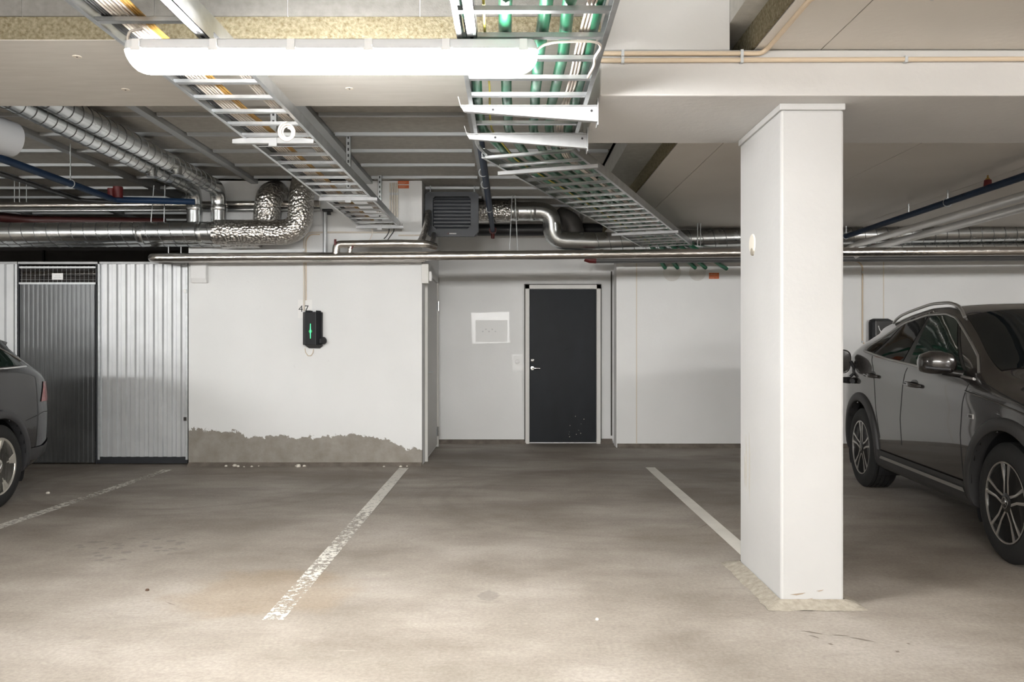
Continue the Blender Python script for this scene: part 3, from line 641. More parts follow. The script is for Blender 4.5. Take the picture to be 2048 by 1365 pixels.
# ------------------------------------------------------------------ ventilation ducts, left
def duct(label, pts, r, pitch=0.125, mat=None, rad=0.16, seams=True, n=28, collars=(), name='spiral_duct'):
    t = thing(name, label, 'duct', tuple(Vector(pts[0])))
    MB().tube(fillet(pts, rad, 8), r, n).build('tube', mat or MT['duct'], t, 60)
    if seams:
        pts = [Vector(p) for p in pts]
        for i in range(len(pts) - 1):
            a, b_ = pts[i], pts[i + 1]; u = (b_ - a).normalized()
            if i > 0: a = a + u * rad
            if i < len(pts) - 2: b_ = b_ - u * rad
            if (b_ - a).length > 0.3:
                mb = MB(); helix(mb, a, b_, r, pitch); mb.build('seam', MT['seam'], t, 60)
    for (p, ax) in collars:
        p = Vector(p); ax = Vector(ax).normalized(); mb = MB(); mb.lathe([(r + .001, -0.03), (r + .006, -.024), (r + .006, .024), (r + .001, .03)], p, ax, n); mb.build('collar', MT['duct'], t, 40)
    return t
ZD = CH + 1.62
# horizontal spiral duct in front, bubble foil from x=435 on
yh = 8.42; sh = F / yh
pl = P(-420, 469, yh); pe = P(437, 465, yh)
duct('horizontal spiral duct running above the corrugated storage panels', [pl, pe], 0.108, collars=[(P(285, 467, yh), (1, 0, 0)), (P(402, 466, yh), (1, 0, 0))])
duct('lower horizontal spiral duct half hidden behind the front one', [P(-420, 476, 8.66), P(452, 474, 8.66)], 0.105)
b0 = P(430, 465, yh); b1 = P(597, 465, yh); b2 = P(600, 372, 8.48); b3 = P(640, 345, 8.72)
duct('bubble foil wrapped duct bending upwards beside the left cable ladder', [b0, b1 + Vector((0.02, 0, 0)), P(602, 385, yh + .02), P(618, 335, 8.62)], 0.128, mat=MT['bubble'], rad=0.30, seams=False, name='insulated_duct')
duct('bubble foil wrapped duct rising as a dome and turning to the wall', [P(530, 470, 8.60), P(537, 392, 8.55), P(552, 386, 8.78)], 0.135, mat=MT['bubble'], rad=0.24, seams=False, name='insulated_duct')
duct('lower bubble foil wrapped duct stub hugging the wall', [P(445, 476, 8.66), P(520, 475, 8.66)], 0.112, mat=MT['bubble'], seams=False, name='insulated_duct')
# two spiral ducts coming from the lane, dropping to the horizontal one
for i, (X1, ye, lab) in enumerate(((-3.27, 8.50, 'left one of two parallel spiral ducts under the dark ceiling'), (-3.02, 8.50, 'right one of two parallel spiral ducts under the dark ceiling'))):
    duct(lab, [Vector((X1 - 0.03, 4.95, ZD)), Vector((X1, ye, ZD - 0.01)), Vector((X1, ye, 2.48))], 0.078, rad=0.17, collars=[((X1, ye, 2.70), (0, 0, 1))])
for (px, py, lab) in ((305, 350, 'round duct outlet under the left parallel spiral duct'), (355, 347, 'round duct outlet under the right parallel spiral duct')):
    d = (1.62 - 0.09) * F / (HY - py); p = P(px, py, d)
    mb = MB(); mb.lathe([(0.038, 0.06), (0.038, -0.005), (0.055, -0.015), (0.055, -0.02), (0.0, -0.02)], p, (0, 0, 1), 20)
    tag(mb.build('duct_outlet', MT['duct'], None, 40), lab, 'duct')
# big round duct end at the frame edge
p = P(-20, 252, 4.95)
duct('wide grey duct end cut by the left picture edge', [p + Vector((-0.25, -.4, 0)), p + Vector((-0.02, .25, -.02))], 0.11, seams=False, mat=M('grey_duct_plastic', (0.36, 0.37, 0.38), .5))
# ------------------------------------------------------------------ foil pipes
def pipe(label, pts, r, mat=None, rad=0.06, name='insulated_pipe', n=14, cat='pipe', extra=()):
    t = thing(name, label, cat, tuple(Vector(pts[0])))
    MB().tube(fillet(pts, rad, 6), r, n).build('tube', mat or MT['foil'], t, 60)
    for (p, q, rr, m_, nm) in extra: MB().tube([p, q], rr, n).build(nm, m_, t, 60)
    return t
yp = 8.45
def band(px, py, d, w=0.03, r=0.05): 
    p = P(px, py, d); return (p - Vector((w / 2, 0, 0)), p + Vector((w / 2, 0, 0)), r, MT['foil'], 'tape_band')
pipe('long foil wrapped pipe crossing below the ducts in front of the walls', [P(310, 517, 9.4), P(305, 516, yp), P(845, 512.5, yp), P(1480, 506, yp), P(2400, 500, yp)], 0.046, rad=0.07, extra=[band(738, 513, yp), band(878, 512, yp), band(1203, 508.5, yp)])
pipe('thin grey pipe just behind the long foil pipe', [P(345, 521, 8.62), P(850, 519, 8.62)], 0.028, mat=MT['foil'])
t = pipe('short foil wrapped pipe with red tape above the long foil pipe', [P(672, 512, yp), P(673, 489, yp), P(800, 487, yp), P(852, 488, yp), P(870, 494, yp + .1)], 0.040, rad=0.05,
     extra=[(P(670.5, 491, yp - .03), P(670.5, 479, yp - .03), 0.012, MT['red'], 'red_tape'), (P(699, 506, yp), P(702, 494, yp), 0.026, MT['foil'], 'branch'), (P(703, 498, yp - .028), P(706, 492, yp - .028), 0.007, MT['red'], 'red_tape')])
pipe('crinkled foil hose rising from short foil pipe to the fan heater', [P(838, 490, yp), P(848, 470, 8.6), P(854, 448, 8.8), P(857, 425, 8.97)], 0.036, mat=MT['bubble'], rad=0.1)
pipe('second crinkled foil hose under the fan heater', [P(858, 492, yp + .05), P(866, 484, 8.6), P(868, 470, 8.9)], 0.03, mat=MT['bubble'], rad=0.1)
pipe('upper foil wrapped pipe above the storage cages passing behind the spiral ducts', [P(-380, 414, 8.70), P(640, 408, 8.70)], 0.037)
pipe('thin steel pipe below the upper foil pipe', [P(-380, 424, 8.72), P(640, 419, 8.72)], 0.016, mat=MT['galv'])
# blue sprinkler pipe, left
xb = -2.74 * 1.40; zb = CH + 1.40
t = pipe('blue sprinkler pipe under the dark ceiling on the left', [Vector((xb, 4.95, zb)), Vector((xb, 7.95, zb)), P(390, 404, 8.1)], 0.030, mat=MT['blue'], rad=0.06, name='sprinkler_pipe')
MB().tube([P(222, 396, 7.9), P(222, 377, 7.9)], 0.032, 12).build('red_valve', MT['red'], t, 60)
MB().tube([P(236, 396, 7.92), P(236, 374, 7.92)], 0.045, 12).build('red_coupling', MT['red'], t, 60)
pp = P(141, 362, xb * F / (141 - HX)); d = pp.y
MB().tube([(xb, d, zb), (xb, d, ZC)], 0.006, 6).build('rod', MT['galv'], t)
mb = MB(); mb.tube([(xb + 0.036 * math.cos(a), d, zb + 0.036 * math.sin(a)) for a in [2 * math.pi * i / 16 for i in range(16)]], 0.004, 5, closed=True); mb.build('ring_clamp', MT['galv_flat'], t, 60)
pipe('black iron pipe under the dark ceiling left of the blue pipe', [Vector((-2.985 * 1.40, 4.95, zb)), Vector((-2.985 * 1.40, 7.95, zb)), P(240, 406, 8.05)], 0.018, mat=MT['blackpipe'], rad=0.05, name='iron_pipe')
pipe('dark red pipe at the left picture edge above the spiral duct', [P(-60, 428, 8.9), P(62, 441, 9.3), P(330, 446, 9.4)], 0.055, mat=M('oxide_red_pipe', (0.06, 0.014, 0.012), 0.5), rad=0.1, name='iron_pipe')
for i, px in enumerate((29, 39, 53)):
    tag(MB().tube([P(px, 408, 8.7), P(px, 300, 8.7)], 0.004, 6).build('threaded_rod', MT['galv_flat']), 'thin threaded rod hanging from the ceiling above the left storage cage', 'rod', 'rods at the left edge')
for i, (xa, ya, xb_, yb, dd) in enumerate(((302, 444, 308, 371, 8.40), (328, 444, 330, 371, 8.40), (337, 516, 337, 494, 8.45), (362, 516, 362, 494, 8.45))):
    tag(MB().tube([P(xa, ya, dd), P(xb_, yb, dd)], 0.005, 6).build('threaded_rod', MT['galv_flat']), ('slanted rod holding the horizontal spiral duct, left one', 'upright rod holding the horizontal spiral duct, right one', 'short rod above the left end of long foil pipe, left one', 'short rod above the left end of long foil pipe, right one')[i], 'rod')
# blue sprinkler pipe in the middle
xm = -0.168 * 1.40
t = pipe('blue sprinkler pipe hanging in front of the fan heater', [Vector((xm + .02, 4.95, zb)), Vector((xm, 10.3, zb - .005)), ], 0.028, mat=MT['blue'], name='sprinkler_pipe')
for d in (6.7, 7.2, 8.5):
    mb = MB(); mb.tube([(xm + 0.034 * math.cos(a), d, zb + 0.034 * math.sin(a)) for a in [2 * math.pi * i / 16 for i in range(16)]], 0.004, 5, closed=True); mb.build('ring_clamp', MT['galv_flat'], t, 60)
MB().lathe([(0.03, -0.05), (0.045, -0.05), (0.045, 0.05), (0.03, 0.05)], (xm, 10.1, zb), (0, 1, 0), 14).build('red_coupling', MT['red'], t, 40)
MB().tube([(xm, 10.1, zb), (xm, 10.1, zb - 0.10)], [0.03, 0.02], 10).build('red_drop', MT['red'], t, 60)
# ------------------------------------------------------------------ ventilation ducts, right
yq = 9.95
duct('bubble foil wrapped duct stub right of the fan heater', [P(930, 424, yq), P(1022, 423, yq)], 0.135, mat=MT['bubble'], seams=False, name='insulated_duct')
duct('round steel duct elbow joining the foil duct to the long right hand duct', [P(1018, 423, yq), P(1104, 423, yq), P(1104, 481, yq + .05), P(1190, 484, yq + .05)], 0.112, rad=0.24, seams=False, collars=[(P(1066, 423, yq), (1, 0, 0)), (P(1032, 423, yq), (1, 0, 0))])
duct('dark duct branch behind the steel elbow', [P(1118, 434, 10.3), P(1145, 446, 10.2), P(1150, 490, 10.2)], 0.13, rad=0.2, seams=False, mat=M('dark_duct_paint', (0.10, 0.095, 0.09), 0.5, 0.4))  # branch has a darker finish than the steel ducts
duct('long horizontal spiral duct along the right wall', [P(1185, 484, yq + .05), P(1480, 475, yq + .05), P(2500, 456, yq + .05)], 0.112, pitch=0.14)
duct('thinner spiral duct below the long right hand duct', [P(1700, 496, 10.08), P(2500, 490, 10.08)], 0.06, pitch=0.14)
tag(MB().tube([P(955, 460, 10.5), P(1290, 460, 10.5)], 0.075, 16).build('drain_pipe', MT['blackpipe'], None, 60), 'black horizontal drain pipe behind the blue pipe', 'pipe')
t = pipe('dark grey drain pipe under the long foil pipe near the door', [P(1188, 521, 9.9), P(2400, 514, 9.9)], 0.036, mat=M('dark_grey_pipe', (0.09, 0.09, 0.09), 0.4), name='drain_pipe')
MB().tube([P(1170, 517, 9.9), P(1180, 520.5, 9.9), P(1192, 521, 9.9)], 0.038, 12).build('red_elbow', MT['red'], t, 60)
mb = MB()
for i, (xa, ya, xb_, yb) in enumerate(((1019, 500, 1026, 362), (1035, 500, 1029, 362))):
    tag(MB().tube([P(xa, ya, 9.7), P(xb_, yb, 9.7)], 0.006, 6).build('threaded_rod', MT['galv_flat']), ('left rod of the slim pair hanging right of the fan heater', 'right rod of the slim pair hanging right of the fan heater')[i], 'rod')
for i, px in enumerate((1395, 1401)):
    tag(MB().tube([P(px, 492, 9.6), P(px, 440, 9.6)], 0.005, 6).build('threaded_rod', MT['galv_flat']), ('left rod of the close pair beside wall end of skewed ladder', 'right rod of the close pair beside wall end of skewed ladder')[i], 'rod')
# right hand pipes above the dark car
xr_ = 3.06 * 1.30; zr = CH + 1.30
t = pipe('blue sprinkler pipe under the concrete ceiling above the parked SUV', [Vector((xr_ - .05, 5.0, zr)), Vector((xr_ + .03, 10.2, zr))], 0.030, mat=MT['blue'], name='sprinkler_pipe')
def yz(px): return xr_ * F / (px - HX)
for px, ring in ((1895, 1), (1817, 0), (1692, 1)):
    d = yz(px)
    MB().tube([(xr_, d, zr + .02), (xr_, d, BZ + .02)], 0.007, 6).build('rod', MT['galv'], t)
    if ring:
        mb = MB(); mb.tube([(xr_ + 0.038 * math.cos(a), d, zr + 0.038 * math.sin(a)) for a in [2 * math.pi * i / 16 for i in range(16)]], 0.005, 5, closed=True); mb.build('ring_clamp', MT['galv_flat'], t, 60)
d = yz(1978)
mb = MB(); mb.tube([(xr_ - .01, d, zr), (xr_ - .01, d, zr + 0.075)], [0.036, 0.028], 12).build('red_tee', MT['red'], t, 40)
mb = MB(); mb.lathe([(0.012, 0.07), (0.02, 0.085), (0.007, 0.095), (0.007, 0.115), (0.022, 0.118), (0.022, 0.121), (0, 0.121)], (xr_ - .01, d, zr), (0, 0, 1), 12); mb.build('sprinkler_head', MT['brass'], t, 40)
MB().tube([(xr_, 5.9, zr), (xr_, 6.05, zr)], 0.036, 12).build('coupling', MT['blackpipe'], t, 60)
for k_, (xo, zo, lab) in enumerate(((3.45 * 1.15 - .02, 1.15, 'upper foil pipe of two receding above the parked SUV'), (3.45 * 1.15 + 0.075, 1.085, 'lower foil pipe of two receding above the parked SUV'))):
    pipe(lab, [Vector((xo, 4.95, CH + zo)), Vector((xo, 9.4, CH + zo)), Vector((xo - .1, 9.5, CH + zo - .06))], 0.036, rad=0.05, mat=M('white_grey_foil', (0.72, 0.71, 0.69), 0.36, 0.75, bump=0.5, bscale=22))
tag(MB().lathe([(0.04, -0.03), (0.04, 0.03)], P(1748, 495, 9.4), (0.6, -0.3, 0.2), 14).build('red_coupling', MT['red'], None, 40), 'small dark red pipe coupling under the receding foil pipes', 'coupling')

# ------------------------------------------------------------------ fan heater
yf = 9.0
hx0, hx1 = P(850, 0, yf).x, P(957, 0, yf).x; hz0, hz1 = P(0, 473, yf).z, P(0, 384, yf).z; hc = (hx0 + hx1) / 2
t = thing('fan_heater', 'dark grey fan heater with horizontal louvres hanging beside the wall corner', 'heater', (hc, yf, hz0))
def octo(x0, x1, z0, z1, c, y): return [(x0 + c, y, z0), (x1 - c, y, z0), (x1, y, z0 + c), (x1, y, z1 - c * .6), (x1 - c * .6, y, z1), (x0 + c * .6, y, z1), (x0, y, z1 - c * .6), (x0, y, z0 + c)]
mb = MB(); o_ = octo(hx0, hx1, hz0, hz1, 0.05, yf); i_ = octo(hx0 + .085, hx1 - .085, hz0 + .075, hz1 - .05, 0.04, yf); oi = octo(hx0 + .09, hx1 - .09, hz0 + .08, hz1 - .055, 0.04, yf + .05); ob_ = octo(hx0, hx1, hz0, hz1, 0.05, yf + .06)
n = 8; mb.add(ob_ + o_ + i_ + oi, [(r * n + k_, r * n + (k_ + 1) % n, (r + 1) * n + (k_ + 1) % n, (r + 1) * n + k_) for r in range(3) for k_ in range(n)])
mb.build('front_frame', MT['heater'], t)
MB().box(hx0 + .06, hx1 - .06, yf + .05, yf + .06, hz0 + .05, hz1 - .03).build('dark_back', MT['heater_dk'], t)
MB().box(hx0 + .03, hx1 - .03, yf + .06, yf + .34, hz0 + .04, hz1 - .03).build('casing', MT['heater'], t, bevel=0.02)
n = 9
lm = MB(); lm.obox((0, 0, 0), (1, 0, 0), (0, .8, -.6), (0, .6, .8), (hx1 - hx0) / 2 - .088, 0.013, 0.002); lmm = lm.mesh('louvre', M('louvre_plastic', (0.062, 0.068, 0.080), 0.4))
for i in range(n): inst(lmm, 'louvre', t, (hc, yf + .03, lerp(hz0 + .10, hz1 - .075, i / (n - 1))))
mb = MB(); 
for i in range(7): mb.box(hc - .025 + i * .011, hc - .025 + i * .011 + .008, yf - .0015, yf, hz0 + .024, hz0 + .036)
mb.build('maker_lettering', MT['clip'], t)
MB().box(hc - .045, hc - .034, yf - .0015, yf, hz0 + .024, hz0 + .036).build('maker_mark', MT['red'], t)
MB().tube(fillet([(hx0 + .02, yf + .1, hz1 - .1), (hx0 - .0, yf + .2, hz1 - .17), (hx0 + .0, yf + .22, hz0 + .1)], .03), 0.012, 8).build('bracket_arm', MT['heater'], t)
for dx in (0.05, (hx1 - hx0) - .05): MB().tube([(hx0 + dx, yf + .08, hz1 - .03), (hx0 + dx, yf + .08, ZC)], 0.007, 6).build('suspension_rod', MT['galv'], t)

# ------------------------------------------------------------------ charger wall fittings
yw = YC - 0.012
conduit([P(608, 623, yw), P(608, 476, yw), P(618, 465, yw), P(782, 465, yw)], 0.009, 'cream conduit running from the wall charger up and along the wall', MT['condw'], clips=[P(608, 500, yw), P(650, 465, yw)])
conduit([P(612, 601, yw), P(612, 480, yw), P(621, 469, yw), P(640, 469, yw)], 0.006, 'thin pinkish conduit beside the charger conduit', MT['cond'])
conduit([P(797, 471, yw), P(845, 471, yw)], 0.008, 'short conduit between the small junction box and wall corner', MT['condw'])
tag(MB().tube([P(650, 508, yw - .03), P(650, 424, yw - .03)], 0.022, 10).build('steel_post', MT['galv_flat'], None, 60), 'grey steel post on the charger wall beside the foil duct', 'post')
for i, px in enumerate((780.5, 785.5, 790, 794.5)):
    conduit([P(px, 366, yw), P(px, 452 - (3 - i) * 5, yw)], 0.009, ('leftmost', 'second', 'third', 'rightmost')[i] + ' of four upright conduits below the ceiling near the orange sign', MT['condw'], clips=[P(px, 388, yw), P(px, 438, yw)])
def orange_sign(px0, px1, py0, py1, d, label, split):
    t = thing('orange_sign', label, 'sign', tuple(P((px0 + px1) / 2, py1, d)))
    a, b_ = P(px0, py1, d), P(px1, py0, d); h = b_.z - a.z; w = b_.x - a.x
    if split: MB().box(a.x, b_.x, d - .003, d, a.z + h * .54, b_.z).box(a.x, b_.x, d - .003, d, a.z, a.z + h * .42).build('plate', MT['orange'], t)
    else: MB().box(a.x, b_.x, d - .003, d, a.z, b_.z).build('plate', MT['orange'], t)
    mb = MB()
    for r, (fr, ln) in enumerate(((0.80, .8), (0.66, .6), (0.30, .75), (0.16, .5))):
        x = a.x + w * .08
        while x < a.x + w * ln:
            q = random.uniform(.06, .16) * w; mb.box(x, x + q, d - .004, d - .003, a.z + h * fr - h * .035, a.z + h * fr + h * .035); x += q + w * .03
    mb.build('print', MT['orangeink'], t)['kind'] = 'stuff'
orange_sign(796, 818, 362, 377, YC - .001, 'orange sign in two strips high on the charger wall', True)
orange_sign(1418, 1438, 546, 558, YR - .001, 'orange sign on right wall below the green pipes', False)
p = P(801, 455, YC); t = thing('junction_box', 'small white junction box at the end of left cable ladder', 'box', tuple(p))
MB().box(p.x - .022, p.x + .022, YC - .03, YC, p.z - .045, p.z + .045).build('body', MT['frame'], t, bevel=.006); MB().box(p.x - .018, p.x + .018, YC - .033, YC - .03, p.z - .04, p.z + .04).build('lid', MT['clip'], t, bevel=.003)
# low grey duct cover at the left top corner of the charger wall
a, b_ = P(386, 567, YC), P(417, 526, YC)
mb = MB(); mb.prism([(a.x, YC, a.z), (a.x, YC - .05, a.z), (a.x, YC - .075, a.z + .05), (a.x, YC - .075, b_.z), (a.x, YC, b_.z)], (b_.x - a.x, 0, 0)); tag(mb.build('vent_cover', MT['white'], None, bevel=.006), 'white boxed vent cover in the top left corner of the charger wall', 'vent')
# charger 47
cx0, cx1, cz0, cz1 = P(608, 0, YC).x, P(646, 0, YC).x, P(0, 696, YC).z, P(0, 622, YC).z; cxm = (cx0 + cx1) / 2; w = cx1 - cx0
t = thing('wall_charger', 'black wall charger with a lit green bar under the number 47', 'charger', (cxm, YC, cz0))
mb = MB(); mb.prism([(cx0, YC, cz0 + .03), (cx0, YC - .05, cz0 + .03), (cx0 + .035, YC - .11, cz0 + .03), (cx1 - .05, YC - .11, cz0 + .03), (cx1, YC - .06, cz0 + .03), (cx1, YC, cz0 + .03)], (0, 0, cz1 - cz0 - .045)); mb.build('body', MT['charger'], t, bevel=.006)
mb = MB(); mb.prism([(cx0 + .03, YC, cz1 - .015), (cx0 + .04, YC - .1, cz1 - .015), (cx0 + w * .46, YC - .1, cz1 - .015), (cx0 + w * .46, YC, cz1 - .015)], (0, 0, .015)).prism([(cx1 - w * .26, YC, cz1 - .015), (cx1 - w * .26, YC - .1, cz1 - .015), (cx1 - .045, YC - .1, cz1 - .015), (cx1 - .02, YC, cz1 - .015)], (0, 0, .015)); mb.build('top_lip', MT['charger'], t, bevel=.003)
mb = MB(); mb.prism([(cx0 + .03, YC - .1, cz0 + .03), (cx1 - .04, YC - .1, cz0 + .03), (cx1 + .012, YC - .06, cz0 + .028), (cx1 - .03, YC - .03, cz0 - .004), (cx0 + .06, YC - .04, cz0 - .002)], (0, .02, -.004)); mb.build('lower_skirt', MT['black'], t)
for x in (cx0 + .037, cx1 - .052): MB().box(x - .0012, x + .0012, YC - .1115, YC - .109, cz0 + .03, cz1 - .015).build('edge_line', MT['heater'], t)
gxm = cx0 + w * .47; gz = cz0 + (cz1 - cz0) * .44
mb = MB(); mb.prism([(gxm - .0022, YC - .1105, gz - .075), (gxm + .0022, YC - .1105, gz - .075), (gxm + .0035, YC - .1105, gz), (gxm + .0022, YC - .1105, gz + .08), (gxm - .0022, YC - .1105, gz + .08), (gxm - .0035, YC - .1105, gz)], (0, -.0015, 0)); mb.build('led_bar', MT['ledg'], t)
mb = MB(); mb.lathe([(0.018, 0), (0.016, .0006), (0, .0006)], (gxm, YC - .1102, gz), (0, -1, 0), 20); ob = mb.build('led_glow', MT['ledgh'], t)
mb = MB(); mb.lathe([(0.034, -.02), (0.04, -.012), (0.04, .012), (0.03, .02), (0.018, .016), (0, .016)], (cx1 + .012, YC - .05, cz0 + .075), (.75, -.65, 0.1), 20); mb.build('socket_cap', MT['blackpipe'], t, 40)
MB().box(cx1 - .02, cx1 + .01, YC - .09, YC - .03, cz0 + .045, cz0 + .1).build('socket', MT['charger'], t, bevel=.005)
MB().tube([P(610, 697, yw), P(611, 705, yw), P(616, 712, yw), P(622, 712, yw), P(626, 706, yw), P(627, 699, yw)], 0.004, 6).build('cable_loop', MT['cond'], t, 60)
# number sheet
a, b_ = P(596, 637, YC), P(624, 600, YC)
t = thing('number_sheet', 'clear sheet with the bay number 47 above the charger', 'sign', tuple(a))
MB().box(a.x, b_.x, YC - .002, YC - .0005, a.z, b_.z).build('sheet', M('clear_sheet_on_wall', (0.86, 0.855, 0.84), 0.5, spec=0.3), t)
def text_obj(txt, size, loc, mat, parent, rot=(math.pi / 2, 0, 0), name='lettering'):
    cu = bpy.data.curves.new('txt', 'FONT'); cu.body = txt; cu.size = size; cu.extrude = 0.0006; cu.align_x = 'CENTER'
    tmp = bpy.data.objects.new('txt', cu); COL.objects.link(tmp); dg = bpy.context.evaluated_depsgraph_get()
    me = bpy.data.meshes.new_from_object(tmp.evaluated_get(dg)); bpy.data.objects.remove(tmp); me.name = name
    me.materials.clear(); me.materials.append(mat); o = bpy.data.objects.new(name, me); COL.objects.link(o); o.location = loc; o.rotation_euler = rot; attach(o, parent); return o
text_obj('4', 0.098, P(601.5, 624, YC - .003), MT['black'], t); text_obj('7', 0.098, P(613, 624, YC - .003), MT['black'], t)
# second charger on the right wall
a, b_ = P(1734, 691, YR), P(1778, 638, YR)
t = thing('wall_charger', 'black rounded wall charger with blue lights on right wall behind the SUV', 'charger', tuple(a))
MB().box(a.x, b_.x, YR - .13, YR, a.z, b_.z).build('body', MT['charger'], t, bevel=.05)
MB().box(a.x + .045, b_.x - .01, YR - .138, YR - .12, a.z + .03, b_.z - .025).build('glossy_front', MT['rimdk'], t, bevel=.015)
mb = MB(); pz = P(1759, 672, YR - .14)
for dz in (0, -.022): mb.lathe([(0.007, 0), (0, .002)], (pz.x, YR - .139, pz.z + dz), (0, -1, 0), 10)
mb.build('indicator_light', MT['ledb'], t)
MB().tube(fillet([P(1757, 652, YR - .14), P(1759, 660, YR - .142), P(1763, 665, YR - .14)], .02), .005, 6).build('emblem_stroke', MT['clip'], t)
yw2 = YR - .012
conduit([P(1500, 523, yw2), P(1716, 523, yw2), P(1725, 532, yw2), P(1725, 684, yw2), P(1737, 699, yw2), P(1748, 699, yw2)], .009, 'cream conduit bending down the right wall to the second charger', MT['cond'], clips=[P(1725, 545, yw2), P(1725, 684, yw2)])
conduit([P(1400, 521, yw2 - .02), P(2400, 515, yw2 - .02)], .009, 'dark beige conduit running along the top of the right wall', M('brown_conduit', (0.33, 0.24, 0.16), .5))

# ------------------------------------------------------------------ back wall: dark door, side door, papers
dx0, dx1 = P(1059, 0, YD).x, P(1192, 0, YD).x; dzt = P(0, 579, YD).z
t = thing('door_1', 'dark blue grey steel door in the recess behind the parking bay', 'door', ((dx0 + dx1) / 2, YD, 0), kind='structure')
MB().box(dx0, dx1, YD - .02, YD, 0.015, dzt).build('leaf', MT['door'], t, bevel=.003)
fo = 0.055
mb = MB().box(dx0 - fo, dx0 - .004, YD - .06, YD, 0, dzt + fo).box(dx1 + .004, dx1 + fo, YD - .06, YD, 0, dzt + fo).box(dx0 - fo, dx1 + fo, YD - .06, YD, dzt + .004, dzt + fo); mb.build('frame', MT['frame'], t)
mb = MB().box(dx0 - fo - .012, dx0 - fo, YD - .03, YD, 0, dzt + fo + .012).box(dx1 + fo, dx1 + fo + .012, YD - .03, YD, 0, dzt + fo + .012).box(dx0 - fo, dx1 + fo, YD - .03, YD, dzt + fo, dzt + fo + .012); mb.build('joint', MT['seal'], t)
lp = P(1065, 721, YD - .02); hp = P(1065, 737, YD - .02)
mb = MB(); mb.lathe([(.024, 0), (.024, .008), (.018, .012), (0, .012)], lp, (0, -1, 0), 20); mb.build('lock', MT['chrome'], t, 40)
MB().box(lp.x - .002, lp.x + .002, lp.y - .0135, lp.y - .012, lp.z - .006, lp.z + .008).build('keyhole', MT['black'], t)
mb = MB(); mb.lathe([(.024, 0), (.024, .008), (0, .01)], hp, (0, -1, 0), 20).tube(fillet([hp, hp + Vector((0, -.045, 0)), hp + Vector((.10, -.045, 0))], .02), .009, 10); mb.build('handle', MT['chrome'], t, 40)
mb = MB()
for i in range(10):
    px = random.gauss(1150, 22); py = random.gauss(855, 13)
    if 1062 < px < 1189 and py < 876:
        p = P(px, py, YD - .0205); r = random.uniform(.002, .007); mb.prism([(p.x - r, p.y, p.z), (p.x, p.y, p.z - r * .7), (p.x + r, p.y, p.z + r * .2), (p.x, p.y, p.z + r)], (0, -.0006, 0))
mb.build('paint_chip', MT['condw'], t)
MB().tube([P(1127, 704, YD - .021), P(1131, 700, YD - .021), P(1136, 698, YD - .021)], .002, 4).build('scratch', MT['black'], t)
# joint and corner beside the door
tag(struct(MB().box(XR - .018, XR, YD - .012, YD, 0.1, 2.25).build('trim_5', MT['seal'])), None, None)
# side door, seen edge on
t = thing('door_2', 'narrow grey steel door on the side wall of the recess', 'door', (XS, 9.8, 0), kind='structure')
MB().box(XS, XS + .012, 9.18, 10.42, .03, 2.06).build('leaf', MT['greydoor'], t, bevel=.002)
mb = MB().box(XS, XS + .03, 9.10, 9.17, 0, 2.13).box(XS, XS + .03, 10.43, 10.50, 0, 2.13).box(XS, XS + .03, 9.10, 10.50, 2.07, 2.13); mb.build('frame', MT['frame'], t)
for py in (613, 863):
    p = P(870, py, 10.43); MB().tube([(XS + .03, 10.42, p.z - .06), (XS + .03, 10.42, p.z + .06)], .011, 8).build('hinge', MT['chrome'], t, 60)
    MB().box(XS + .012, XS + .015, 10.34, 10.42, p.z - .05, p.z + .05).build('hinge_plate', MT['galv_flat'], t)
p = P(857, 745, 9.3); MB().tube(fillet([(XS + .01, 9.3, p.z), (XS + .05, 9.3, p.z), (XS + .05, 9.42, p.z)], .02), .008, 8).build('handle', MT['galv_flat'], t, 60)
for dz in (.09, .06): MB().lathe([(.012, 0), (.012, .004), (0, .004)], (XS + .012, 9.3, p.z + dz), (1, 0, 0), 12).build('lock', MT['black'], t)
a, b_ = P(843, 567, YC - .05), P(857, 527, YC - .05)
t = thing('wall_box', 'pale box with a rounded white lamp at the corner above the side door', 'box', (a.x, YC, a.z))
MB().box(a.x, b_.x, YC - .05, YC + .1, a.z, b_.z).build('body', MT['frame'], t, bevel=.004)
mb = MB(); mb.tube([(b_.x + .012, YC + .02, a.z + .03), (b_.x + .012, YC + .02, a.z + .08), (b_.x + .012, YC + .02, a.z + .13)], [.02, .022, .014], 12); mb.build('rounded_lens', MT['paper'], t, 60)
# papers
def sheet(px0, px1, py0, py1, label, inner):
    t = thing('notice_sleeve', label, 'notice', tuple(P((px0 + px1) / 2, py1, YD)))
    a, b_ = P(px0, py1, YD), P(px1, py0, YD)
    mb = MB(); k_ = (b_.x - a.x) * .03; mb.prism([(a.x + k_, YD - .001, a.z), (b_.x, YD - .001, a.z + k_), (b_.x - k_, YD - .001, b_.z), (a.x, YD - .001, b_.z - k_)], (0, -.003, 0)); mb.build('sleeve', MT['sleeve'], t)
    q = [lerp(a.x, b_.x, inner[0]), lerp(a.x, b_.x, inner[1]), lerp(a.z, b_.z, inner[2]), lerp(a.z, b_.z, inner[3])]
    MB().box(q[0], q[1], YD - .0055, YD - .004, q[2], q[3]).build('paper', MT['paper'], t)
    return t, q
t, q = sheet(942, 1020, 624, 688, 'plastic sleeve with a white paper left of the dark door', (.12, .93, .06, .74))
mb = MB()
for i in range(5):
    x = lerp(q[0], q[1], .2 + .1 * i); z = lerp(q[2], q[3], .45 + .1 * (i % 2)); mb.box(x, x + .02, YD - .006, YD - .0055, z, z + .015)
mb.build('faded_print', M('faded_ink', (.66, .66, .66), .6), t)
t, q = sheet(1024, 1047, 709, 741, 'small plastic covered switch beside the dark door frame', (.15, .85, .3, .9))
